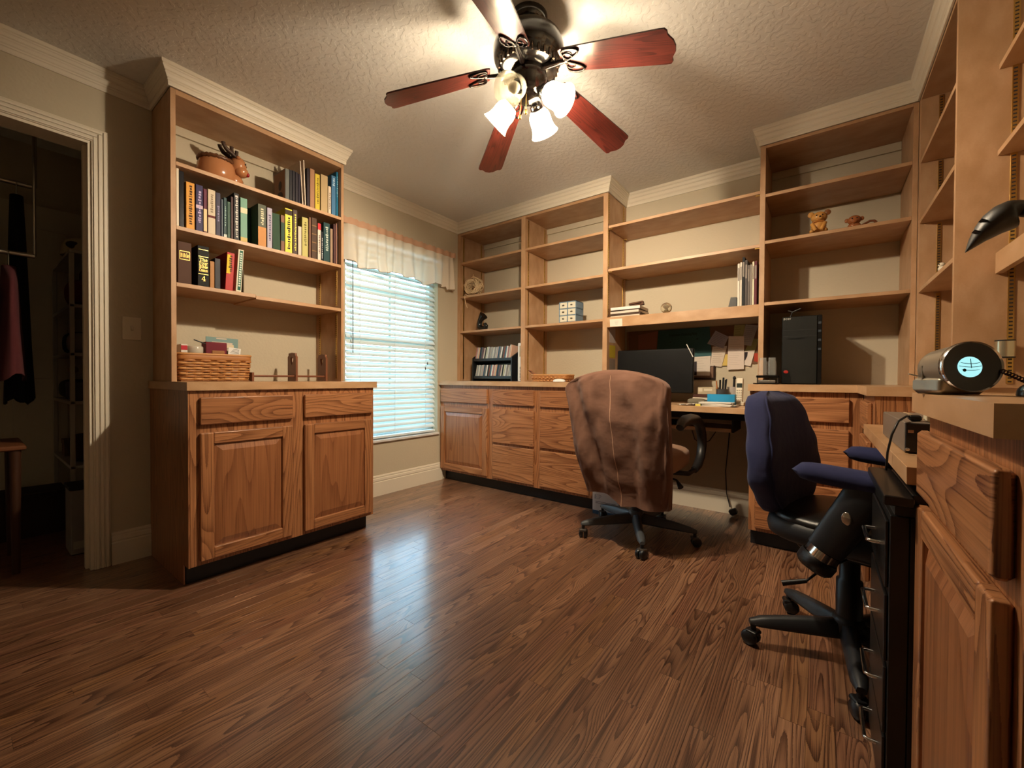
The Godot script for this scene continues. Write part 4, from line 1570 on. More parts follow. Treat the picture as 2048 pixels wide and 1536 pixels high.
	var o1 := {0: {"d": 0.14}, 5: {"lean": 0.06, "d": 0.21}, 6: {"lean": 0.04, "d": 0.21}, 9: {"ink": ["#6a5a1a", 0.2, 0.9]}, 11: {"ink": ["#7a6a5a", 0.2, 0.8]}, 12: {"ink": ["#b8d0e0", 0.75, 0.95]}, 13: {"ink": ["#9ac4d4", 0.45, 0.9], "d": 0.2}}
	for i in r1.size():
		var r: Array = r1[i]
		var t := book(1.977, r[0], r[1], r[2] - 0.002, r[3], "%s, %s from left on the top shelf, left bookcase" % [r[4], ORD[i]], "books on the top shelf", o1.get(i, {}))
		if i == 0:
			var g := G.new()
			g.x = Transform3D(Basis(Vector3(1, 0, 0), 0.0), Vector3.ZERO)
			g.span(Vector3(0.15, 1.979, 2.0852), Vector3(0.284, 2.158, 2.0858))
			part(t, "cover_print", g, hue("#8a6448"))
			g = G.new()
			g.ell(Vector3(0.225, 2.075, 2.0858), Vector3(0.02, 0.028, 0.0012), 12)
			g.ell(Vector3(0.22, 2.01, 2.0858), Vector3(0.04, 0.03, 0.0012), 12)
			part(t, "cover_figure", g, hue("#3a2620"))
	# third shelf
	var r3 := [[2.595, 0.056, 0.205, "#4c3226", "thick brown volume with framed title", {"x": 0.3, "r": 0.65}], [2.515, 0.05, 0.205, "#10100f", "thick black volume with gold titles", {"x": 0.3, "r": 0.65}], [2.463, 0.021, 0.137, "#a8743e", "short orange-brown book", {"x": 0.3}], [2.44, 0.026, 0.158, "#1a1a24", "short black worn book", {"x": 0.295}], [2.396, 0.037, 0.201, "#b02a2a", "red and yellow paperback", {"lean": -0.05, "x": 0.3, "ink": ["#4a2a10", 0.5, 0.9]}], [2.347, 0.028, 0.23, "#d6d0b8", "white and green paperback", {"lean": -0.06, "x": 0.3}], [2.312, 0.007, 0.126, "#5a4a30", "brass bookend-like thin case", {"x": 0.3}]]
	for i in r3.size():
		var r: Array = r3[i]
		var t := book(1.395, r[0], r[1], r[2], r[3], "%s, %s from left on the third shelf, left bookcase" % [r[4], ORD[i]], "books on the third shelf", r[5])
		var up := Vector3(0, 1, 0)
		var rt := Vector3(0, 0, -1)
		if i == 0:
			var g := G.new()
			for e in [[0.118, 0.121], [0.158, 0.161]]:
				g.span(Vector3(0.3, 1.395 + e[0], 2.546), Vector3(0.3008, 1.395 + e[1], 2.588))
			g.span(Vector3(0.3, 1.513, 2.546), Vector3(0.3008, 1.556, 2.548))
			g.span(Vector3(0.3, 1.513, 2.586), Vector3(0.3008, 1.556, 2.588))
			part(t, "title_frame", g, M.brass)
			lettering(t, "Bible", 0.02, Vector3(0.3008, 1.534, 2.567), rt, up, M.brass, "lettering", true, 0.034)
		if i == 1:
			var y := 1.53
			for w in ["The", "Four", "Bible", "Comm"]:
				lettering(t, w, 0.016, Vector3(0.3008, y, 2.49), rt, up, M.brass, "lettering", true, 0.036)
				y -= 0.0175
			lettering(t, "4", 0.026, Vector3(0.3008, 1.435, 2.49), rt, up, M.brass, "lettering", true)
			var g := G.new()
			for e in [0.062, 0.15, 0.185]:
				g.span(Vector3(0.3, 1.395 + e, 2.469), Vector3(0.3008, 1.395 + e + 0.0025, 2.511))
			part(t, "gold_bands", g, M.brass)
		if i == 4:
			var g := G.new()
			g.x = Transform3D(Basis(Vector3(1, 0, 0), -0.05), Vector3(0, 1.3956, 2.3775))
			g.span(Vector3(0.299, 0.09, -0.001), Vector3(0.3006, 0.19, 0.0165))
			part(t, "spine_panel", g, hue("#e0c030"))
		if i == 5:
			var g := G.new()
			g.x = Transform3D(Basis(Vector3(1, 0, 0), -0.06), Vector3(0, 1.3956, 2.333))
			g.span(Vector3(0.299, 0.01, -0.009), Vector3(0.3006, 0.225, 0.006))
			var p := part(t, "spine_panel", g, hue("#1f5a48"))
			g = G.new()
			g.x = Transform3D(Basis(Vector3(1, 0, 0), -0.06), Vector3(0, 1.3956, 2.333))
			for k in 15:
				g.span(Vector3(0.3004, 0.03 + k * 0.0125, -0.006), Vector3(0.3012, 0.03 + k * 0.0125 + 0.008, 0.003))
			part(p, "title_print", g, hue("#cfdccf"))
	# reindeer pot
	var clay := mat("#a9714a", 0.18)
	var c := Vector3(0.165, 1.9775, 2.388)
	var t := thing("reindeer_pot", "glazed brown pottery reindeer planter with red nose on the top shelf", "pot", c)
	var g := G.new()
	g.lathe([Vector2(0, 0), Vector2(0.062, 0.0), Vector2(0.082, 0.022), Vector2(0.092, 0.06), Vector2(0.088, 0.1), Vector2(0.078, 0.13), Vector2(0.066, 0.13), Vector2(0.072, 0.1), Vector2(0.06, 0.02), Vector2(0, 0.015)], 30, c)
	g.ell(c + Vector3(0.02, 0.045, -0.07), Vector3(0.05, 0.045, 0.05), 16)
	part(t, "body", g, clay)
	g = G.new()
	var rope := []
	for q in 60:
		var a := TAU * q / 60.0
		rope.append(c + Vector3(cos(a) * 0.08, 0.13 + 0.003 * sin(a * 24.0), sin(a) * 0.08))
	g.tube(rope, 0.011, 8, true)
	part(t, "rope_rim", g, mat("#5b3822", 0.3))
	g = G.new()
	var hd := c + Vector3(0.04, 0.132, -0.088)
	g.ell(hd, Vector3(0.044, 0.048, 0.04), 18)
	g.ell(hd + Vector3(0.016, -0.034, -0.012), Vector3(0.032, 0.03, 0.034), 16)
	for s in [-1.0, 1.0]:
		g.ell(hd + Vector3(s * 0.036, 0.03, 0.012), Vector3(0.016, 0.009, 0.012), 10)
	var h := part(t, "head", g, clay)
	g = G.new()
	g.ell(hd + Vector3(0.03, -0.044, -0.036), Vector3(0.012, 0.012, 0.011), 12)
	part(h, "nose", g, mat("#8e1418", 0.15))
	g = G.new()
	g.ell(hd + Vector3(0.036, 0.008, -0.024), Vector3(0.004, 0.005, 0.004), 8)
	g.ell(hd + Vector3(0.006, 0.008, -0.039), Vector3(0.004, 0.005, 0.004), 8)
	part(h, "eyes", g, M.black)
	var ant := mat("#3c2a20", 0.35)
	for s in [0.0, -0.05]:
		g = G.new()
		var b := hd + Vector3(0.01 + s, 0.036, 0.012)
		g.tube([b, b + Vector3(0, 0.018, 0.02), b + Vector3(0, 0.03, 0.045), b + Vector3(0, 0.05, 0.06), b + Vector3(0, 0.062, 0.062)], [0.009, 0.011, 0.012, 0.01, 0.011], 8)
		g.tube([b + Vector3(0, 0.018, 0.02), b + Vector3(0, 0.042, 0.022), b + Vector3(0, 0.052, 0.022)], [0.009, 0.009, 0.01], 8)
		g.tube([b, b + Vector3(0, 0.03, -0.002), b + Vector3(0, 0.038, -0.002)], [0.009, 0.009, 0.01], 8)
		part(t, "antler", g, ant)
	# woven basket and what stands in it
	basket("woven_basket", "rectangular woven honey-brown splint basket on the left worktop", Vector3(0.165, 0.9145, 2.417), 0.19, 0.335, 0.146, 8, 9)
	bits_in_basket()
	# wooden book rack with heart cut-outs
	var rack := mat("#7c4a30", 0.4)
	t = thing("book_rack", "brown wooden book rack with heart cut-outs on the left worktop", "rack", Vector3(0.19, 0.9145, 1.95))
	for z in [1.991, 1.80]:
		g = G.new()
		g.x = Transform3D(Basis(), Vector3(0.19, 0.9145, z))
		for s in [-1.0, 1.0]:
			var poly := PackedVector2Array()
			for p in [[0.0, 0.0], [0.052, 0.0], [0.052, 0.15], [0.042, 0.158], [0.04, 0.172], [0.0, 0.176], [0.0, 0.142], [0.004, 0.147], [0.011, 0.148], [0.017, 0.142], [0.018, 0.132], [0.013, 0.118], [0.0, 0.098]]:
				poly.append(Vector2(p[0] * s, p[1]))
			g.prism(poly, 0.0, 0.012)
		part(t, "end_board", g, rack)
	for x in [0.158, 0.222]:
		g = G.new()
		g.tube([Vector3(x, 0.945, 2.24), Vector3(x, 0.945, 1.795)], 0.006, 8)
		part(t, "dowel", g, rack)
	g = G.new()
	g.x = Transform3D(Basis(), Vector3(0.19, 0.9145, 2.235))
	g.prism(PackedVector2Array([Vector2(-0.052, 0), Vector2(0.052, 0), Vector2(0.052, 0.05), Vector2(-0.052, 0.05)]), 0, 0.01)
	part(t, "stretcher", g, rack)

func rrect(cx: float, cz: float, lx: float, lz: float, y: float, per := 28) -> Array:
	# points round a rectangle with soft corners
	var out := []
	for i in per * 4:
		var a := TAU * i / (per * 4)
		var x := signf(cos(a)) * pow(absf(cos(a)), 0.28)
		var z := signf(sin(a)) * pow(absf(sin(a)), 0.28)
		out.append(Vector3(cx + x * lx * 0.5, y, cz + z * lz * 0.5))
	return out

func even(pts: Array, k: int) -> Array:
	var L := [0.0]
	for i in pts.size():
		L.append(L[i] + (pts[(i + 1) % pts.size()] - pts[i]).length())
	var out := []
	var j := 0
	for i in k:
		var s: float = L[-1] * i / k
		while L[j + 1] < s:
			j += 1
		out.append(pts[j % pts.size()].lerp(pts[(j + 1) % pts.size()], (s - L[j]) / maxf(L[j + 1] - L[j], 1e-6)))
	return out

func basket(called: String, label: String, base: Vector3, lx: float, lz: float, h: float, rows: int, across: int) -> Node3D:
	var t := thing(called, label, "basket", base)
	var m1 := mat("#c08a52", 0.5)
	var m2 := mat("#a86f3c", 0.5)
	var nst := int(round((lx + lz) * 2.0 / (lz / across)))
	nst += nst % 2
	var k := nst * 4
	var hh := h * 0.74
	for r in rows:
		var f := (r + 0.5) / rows
		var gr := lerpf(0.93, 1.0, f)
		var pts := even(rrect(base.x, base.z, lx * gr, lz * gr, base.y + 0.006 + f * hh), k)
		var path := []
		for i in k:
			var d: Vector3 = (pts[i] - Vector3(base.x, pts[i].y, base.z)).normalized()
			path.append(pts[i] + d * 0.0055 * sin((i / 4.0 + r) * PI))
		var g := G.new()
		g.tube(path, 0.0029, 6, true, hh / rows * 0.46 / 0.0029)
		part(t, "weaver", g, m1 if r % 2 == 0 else m2)
	var g2 := G.new()
	var lo := even(rrect(base.x, base.z, lx * 0.925, lz * 0.925, base.y + 0.002), nst)
	var hi := even(rrect(base.x, base.z, lx * 0.99, lz * 0.99, base.y + h - 0.01), nst)
	for i in nst:
		g2.tube([lo[i], hi[i]], 0.0016, 5, false, 3.0)
	part(t, "stakes", g2, m2)
	var g3 := G.new()
	var rim := even(rrect(base.x, base.z, lx, lz, base.y + h - 0.022), 96)
	g3.tube(rim, 0.0035, 6, true, 4.6)
	part(t, "rim_band", g3, m2)
	g3 = G.new()
	g3.tube(even(rrect(base.x, base.z, lx + 0.004, lz + 0.004, base.y + h - 0.006), 96), 0.005, 6, true, 1.2)
	part(t, "rim_binding", g3, m1)
	g3 = G.new()
	g3.span(base + Vector3(-lx * 0.46, 0.001, -lz * 0.46), base + Vector3(lx * 0.46, 0.005, lz * 0.46))
	part(t, "basket_base", g3, m2)
	return t

func bits_in_basket() -> void:
	var y := 0.9205
	# each of these stands on the floor of the basket and shows above its rim
	var g := G.new()
	g.lathe([Vector2(0, 0), Vector2(0.03, 0.0), Vector2(0.031, 0.12), Vector2(0.034, 0.15), Vector2(0.034, 0.172), Vector2(0.03, 0.178), Vector2(0.0, 0.178)], 20, Vector3(0.18, y, 2.492))
	single("candle_jar", "milky glass jar showing above the rim of the large basket", "jar", g, hue("#bdb4a4", 0.2), "things in the large basket")
	g = G.new()
	g.span(Vector3(0.1, y, 2.53), Vector3(0.2, y + 0.185, 2.558), 0.002)
	var t := thing("card_box", "pink-red and white box in the left corner of the large basket", "box", Vector3(0.15, y, 2.55), "things in the large basket")
	part(t, "box_body", g, hue("#d9cfc4"))
	g = G.new()
	g.span(Vector3(0.2, y + 0.155, 2.531), Vector3(0.2006, y + 0.178, 2.5575))
	part(t, "box_stripe", g, hue("#b8303c"))
	t = thing("gift_box", "dark red box with a pencil across it in the large basket", "box", Vector3(0.16, y, 2.4), "things in the large basket")
	g = G.new()
	g.x = Transform3D(Basis(Vector3.UP, 0.05), Vector3(0.158, y, 2.40))
	g.span(Vector3(-0.03, 0, -0.05), Vector3(0.03, 0.205, 0.05), 0.003)
	part(t, "box_body", g, hue("#6d1f2c"))
	g = G.new()
	g.tube([Vector3(0.185, y + 0.175, 2.40), Vector3(0.185, y + 0.212, 2.50)], 0.003, 6)
	part(t, "pencil", g, M.black)
	t = thing("photo_card", "teal framed photo card standing at the back of the large basket", "card", Vector3(0.1, y, 2.35), "things in the large basket")
	g = G.new()
	g.x = Transform3D(Basis(Vector3(0, 0, 1), 0.02) * Basis(Vector3(1, 0, 0), -0.03), Vector3(0.11, y + 0.003, 2.352))
	g.span(Vector3(-0.002, 0, -0.078), Vector3(0.002, 0.235, 0.078))
	part(t, "card", g, hue("#7d9a98"))
	g = G.new()
	g.x = Transform3D(Basis(Vector3(0, 0, 1), 0.02) * Basis(Vector3(1, 0, 0), -0.03), Vector3(0.11, y + 0.003, 2.352))
	g.span(Vector3(0.002, 0.02, -0.05), Vector3(0.0028, 0.21, 0.05))
	g.span(Vector3(0.002, 0.226, -0.02), Vector3(0.0028, 0.232, 0.03))
	part(t, "picture", g, hue("#d2c2b0"))
	t = thing("kraft_packet", "brown paper packet leaning in the middle of the large basket", "packet", Vector3(0.19, y, 2.40), "things in the large basket")
	g = G.new()
	g.x = Transform3D(Basis(Vector3(0, 0, 1), -0.1), Vector3(0.212, y + 0.001, 2.405))
	g.span(Vector3(-0.006, 0, -0.03), Vector3(0.006, 0.158, 0.028), 0.003)
	part(t, "packet", g, hue("#a07048"))
	g = G.new()
	g.x = Transform3D(Basis(Vector3(0, 0, 1), -0.1), Vector3(0.212, y + 0.001, 2.405))
	g.span(Vector3(0.006, 0.03, -0.02), Vector3(0.0068, 0.11, 0.018))
	part(t, "packet_label", g, hue("#c8a888"))
	for k in 2:
		t = thing("white_card", ["white card with small print standing at the right of the large basket", "cream photo card tilted behind the white card in the large basket"][k], "card", Vector3(0.2, y, 2.33 - k * 0.03), "things in the large basket")
		g = G.new()
		g.x = Transform3D(Basis(Vector3(1, 0, 0), -0.12 + k * 0.2) * Basis(Vector3(0, 0, 1), 0.06), Vector3(0.205 - k * 0.03, y + 0.005 + k * 0.006, 2.335 - k * 0.01))
		g.span(Vector3(-0.0008, 0, -0.03), Vector3(0.0008, 0.175 + k * 0.01, 0.03))
		part(t, "card", g, hue("#e6e2dc" if k == 0 else "#d8c8a8"))
		var ink := G.new()
		ink.x = g.x
		for q in 4:
			ink.span(Vector3(0.0008, 0.145 + q * 0.007, -0.022), Vector3(0.0012, 0.147 + q * 0.007, 0.02 - q * 0.004))
		part(t, "print", ink, hue("#4a4a4a"))

func build_back_things() -> void:
	# coil of raffia on the second shelf
	var strand := mat("#e0c49c", 0.85)
	var t := thing("raffia_coil", "tangled tan raffia coil on the left bay's middle shelf", "raffia", Vector3(0.13, 1.7215, 0.28))
	var r2 := RandomNumberGenerator.new()
	r2.seed = 5
	for k in 34:
		var g := G.new()
		var ph := r2.randf() * TAU
		var tl := r2.randf_range(-0.5, 0.5)
		var ra := r2.randf_range(0.45, 1.0)
		var sq := r2.randf_range(0.45, 1.0)
		var pts := []
		for q in 30:
			var a := TAU * q / 30.0
			var x := cos(a) * 0.105 * ra
			var yy := sin(a) * 0.088 * lerpf(ra, 1.0, 0.4) * sq
			var p := Vector3(x * cos(tl) - yy * sin(tl), x * sin(tl) + yy * cos(tl), 0.035 * sin(a * 2.0 + ph) + r2.randf_range(-0.003, 0.003))
			p += Vector3(0.143, 1.815 - 0.03 * (1.0 - sq), 0.285)
			p.y = maxf(p.y, 1.725)
			pts.append(p)
		g.tube(pts, r2.randf_range(0.0026, 0.0046), 5, true)
		part(t, "strand", g, strand)
	var gh := G.new()
	gh.tube([Vector3(0.1, 1.728, 0.33), Vector3(0.105, 1.73, 0.362), Vector3(0.108, 1.69, 0.366), Vector3(0.115, 1.65, 0.364), Vector3(0.135, 1.605, 0.36)], 0.003, 5)
	gh.tube([Vector3(0.14, 1.89, 0.285), Vector3(0.138, 1.915, 0.285), Vector3(0.146, 1.93, 0.29)], 0.003, 5)
	part(t, "loose_end", gh, strand)
	# black curled ceramic figure
	var g := G.new()
	var pth := [Vector3(0.205, 1.462, 0.2), Vector3(0.222, 1.462, 0.2), Vector3(0.232, 1.445, 0.2), Vector3(0.226, 1.426, 0.2), Vector3(0.205, 1.418, 0.2), Vector3(0.175, 1.42, 0.2), Vector3(0.152, 1.438, 0.2), Vector3(0.146, 1.47, 0.2), Vector3(0.156, 1.5, 0.2), Vector3(0.175, 1.525, 0.2), Vector3(0.2, 1.548, 0.2)]
	g.tube(pth, [0.012, 0.016, 0.02, 0.024, 0.027, 0.029, 0.028, 0.025, 0.026, 0.033, 0.044], 14)
	t = thing("ceramic_figure", "glossy black curled horn-shaped ceramic figure on the lower left-bay shelf", "figurine", Vector3(0.19, 1.3895, 0.2))
	part(t, "horn", g, mat("#141312", 0.15))
	g = G.new()
	g.lathe([Vector2(0, 0), Vector2(0.034, 0.0), Vector2(0.034, 0.006), Vector2(0.026, 0.012), Vector2(0, 0.012)], 18, Vector3(0.188, 1.3895, 0.2))
	part(t, "foot", g, mat("#141312", 0.15))
	g = G.new()
	g.tube([Vector3(0.142, 1.53, 0.205), Vector3(0.15, 1.512, 0.212), Vector3(0.163, 1.508, 0.214)], 0.0045, 6)
	part(t, "white_cord", g, hue("#c8c8c4"))
	# disc rack
	t = thing("disc_rack", "black two-tier plastic disc rack on the corner worktop", "rack", Vector3(0.4, 0.9145, 0.22))
	var blk := mat("#17191c", 0.35)
	for x in [0.15, 0.612]:
		g = G.new()
		g.x = Transform3D(Basis(Vector3(0, 0, -1), Vector3.UP, Vector3(1, 0, 0)), Vector3(x, 0.9145, 0.31))
		g.prism(PackedVector2Array([Vector2(0, 0), Vector2(0.175, 0), Vector2(0.175, 0.285), Vector2(0.155, 0.29), Vector2(0.1, 0.262), Vector2(0.02, 0.225), Vector2(0.005, 0.215)]), 0, 0.012)
		part(t, "side_panel", g, blk)
	for y in [0.0, 0.165]:
		g = G.new()
		g.x = Transform3D(Basis(Vector3(1, 0, 0), -0.12), Vector3(0.387, 0.926 + y, 0.225))
		g.span(Vector3(-0.2245, 0.0, -0.075), Vector3(0.2245, 0.01, 0.068), 0.002)
		g.span(Vector3(-0.2245, 0.0, 0.068), Vector3(0.2245, 0.026, 0.078), 0.003)
		part(t, "tray", g, blk)
	g = G.new()
	g.span(Vector3(0.162, 0.916, 0.136), Vector3(0.612, 1.19, 0.142))
	part(t, "back_panel", g, blk)
	var cols := ["#a87878", "#6a5560", "#8a8888", "#b0b4b4", "#3c4042", "#bcb8b0", "#c2bcb4", "#a8a6a0", "#b8a8a8", "#7c5248", "#d0a890", "#2c3034", "#9aa0a4", "#3a5a70", "#4c7288", "#2a4458", "#b8bca8", "#c8ccc8", "#7a7c80", "#d8dcdc", "#5a6066", "#c8ccd0", "#8c9094", "#e4e8e8"]
	var cnames := ["dusty pink", "mauve", "mid grey", "light grey", "charcoal", "beige", "cream", "stone", "rosy grey", "brick", "peach", "black", "silver grey", "slate blue", "sky blue", "dark blue", "pale olive", "off-white", "steel grey", "white", "iron grey", "pale blue-grey", "ash grey", "bright white"]
	for row in 2:
		for k in 27:
			var cx := 0.176 + k * 0.0158
			var hgt := 0.118 + r2.randf() * 0.008
			if row == 0 and k > 24:
				hgt += 0.012
			g = G.new()
			var lean := -0.1 + r2.randf_range(-0.02, 0.02)
			g.x = Transform3D(Basis(Vector3(1, 0, 0), -0.12), Vector3(0.387, 0.926 + (0.165 if row == 0 else 0.0), 0.225)) * Transform3D(Basis(Vector3(0, 0, 1), lean), Vector3(cx - 0.387, 0.0114, 0.066))
			g.span(Vector3(-0.005, 0, -0.13), Vector3(0.005, hgt, 0), 0.0008)
			var ci := (k * 5 + row * 7) % cols.size()
			single("disc_case", "%s disc case, %s from left in the rack's %s tier" % [cnames[ci], ORD[k], ["upper", "lower"][row]], "disc case", g, hue(cols[ci], 0.3), ["disc cases in the upper tier", "disc cases in the lower tier"][row])
	# white binder squeezed beside the rack
	t = thing("binder", "white ring binder standing between disc rack and bookcase post", "binder", Vector3(0.705, 0.9145, 0.18))
	g = G.new()
	g.span(Vector3(0.69, 0.915, 0.06), Vector3(0.7505, 1.25, 0.31), 0.003)
	part(t, "cover", g, hue("#d6d8d6"))
	g = G.new()
	g.span(Vector3(0.708, 1.13, 0.31), Vector3(0.735, 1.225, 0.3108))
	part(t, "spine_window", g, hue("#a89a80"))
	g = G.new()
	for k in 9:
		g.span(Vector3(0.712, 0.93 + k * 0.013, 0.31), Vector3(0.729, 0.937 + k * 0.013, 0.3108))
	part(t, "spine_print", g, hue("#3a3a3c"))
	# little blue chest of drawers
	t = thing("mini_chest", "small blue-grey chest with six cream drawers on the right bay's lower shelf", "chest", Vector3(1.19, 1.3885, 0.27))
	g = G.new()
	var x0 := 1.113
	var x1 := 1.268
	for x in [[x0, x0 + 0.006], [(x0 + x1) * 0.5 - 0.003, (x0 + x1) * 0.5 + 0.003], [x1 - 0.006, x1]]:
		g.span(Vector3(x[0], 1.3885, 0.205), Vector3(x[1], 1.556, 0.33), 0.001)
	for k in 4:
		g.span(Vector3(x0, 1.3885 + k * 0.0538, 0.205), Vector3(x1, 1.3945 + k * 0.0538, 0.33), 0.001)
	g.span(Vector3(x0, 1.3885, 0.205), Vector3(x1, 1.556, 0.21))
	part(t, "case", g, mat("#71889a", 0.6))
	for c in 2:
		for k in 3:
			g = G.new()
			var dx := x0 + 0.0075 + c * 0.0745
			var dyy := 1.396 + k * 0.0538
			g.span(Vector3(dx, dyy, 0.215), Vector3(dx + 0.0655, dyy + 0.0455, 0.329), 0.0015)
			var d := part(t, "drawer", g, hue("#cfc8b4"))
			g = G.new()
			g.ell(Vector3(dx + 0.033, dyy + 0.024, 0.332), Vector3(0.011, 0.006, 0.005), 10)
			part(d, "pull", g, mat("#6a6258", 0.3, 0.7))
	# bread basket with a handle, behind the brown chair
	t = basket("bread_basket", "low reddish woven bread basket behind the brown chair", Vector3(1.13, 0.9145, 0.45), 0.32, 0.15, 0.058, 4, 8)
	g = G.new()
	g.tube([Vector3(0.985, 0.93, 0.45), Vector3(0.95, 0.97, 0.45), Vector3(0.912, 1.0, 0.45), Vector3(0.908, 1.004, 0.458), Vector3(0.94, 1.0, 0.462), Vector3(0.972, 0.975, 0.46), Vector3(0.988, 0.965, 0.455)], 0.004, 6)
	part(t, "handle", g, mat("#8a5034", 0.5))
	# white mouse by the chair
	t = thing("computer_mouse", "white computer mouse at the edge of the corner worktop", "mouse", Vector3(1.24, 0.9145, 0.545))
	g = G.new()
	var rows := rounded(Vector3(1.245, 0.918, 0.545), Vector3(0.05, 0.02, 0.028), 2.6, 22, 10)
	for r in rows:
		for i in r.size():
			if r[i].y < 0.915:
				r[i].y = 0.915
	g.grid(rows, true, Vector3(1.245, 0.918, 0.545))
	part(t, "shell", g, hue("#dcdcd8", 0.35))
	g = G.new()
	g.span(Vector3(1.262, 0.9352, 0.54), Vector3(1.276, 0.938, 0.55), 0.001)
	part(t, "wheel", g, hue("#6a6a6a"))

# a flat sheet of paper pinned on the back wall: outline in x, y at its own small distance
func sheet(label: String, pts: Array, z: float, col: String, ink = null, called := "pinned_note", cat := "paper") -> Node3D:
	var c := Vector2.ZERO
	var pv := PackedVector2Array()
	for p in pts:
		pv.append(Vector2(p[0], p[1]))
		c += Vector2(p[0], p[1]) / pts.size()
	var t := thing(called, label, cat, Vector3(c.x, c.y, z), "papers pinned behind the desk")
	var g := G.new()
	g.prism(pv, z, z + 0.0008)
	part(t, "sheet", g, hue(col, 0.85))
	if ink != null:
		g = G.new()
		var a: Vector2 = pv[0]
		var b: Vector2 = pv[1]
		var d: Vector2 = pv[pv.size() - 1]
		var n: int = ink[1]
		for k in n:
			var f := 0.1 + 0.8 * k / n
			var s := a.lerp(d, f) + (b - a) * 0.1
			var e := s + (b - a) * rng.randf_range(0.45, 0.78)
			var w := (d - a).normalized() * 0.0016
			g.quad(Vector3(s.x, s.y, z + 0.0011), Vector3(e.x, e.y, z + 0.0011), Vector3(e.x + w.x, e.y + w.y, z + 0.0011), Vector3(s.x + w.x, s.y + w.y, z + 0.0011), Vector3(0, 0, 1))
		part(t, "print", g, hue(ink[0]))
	return t

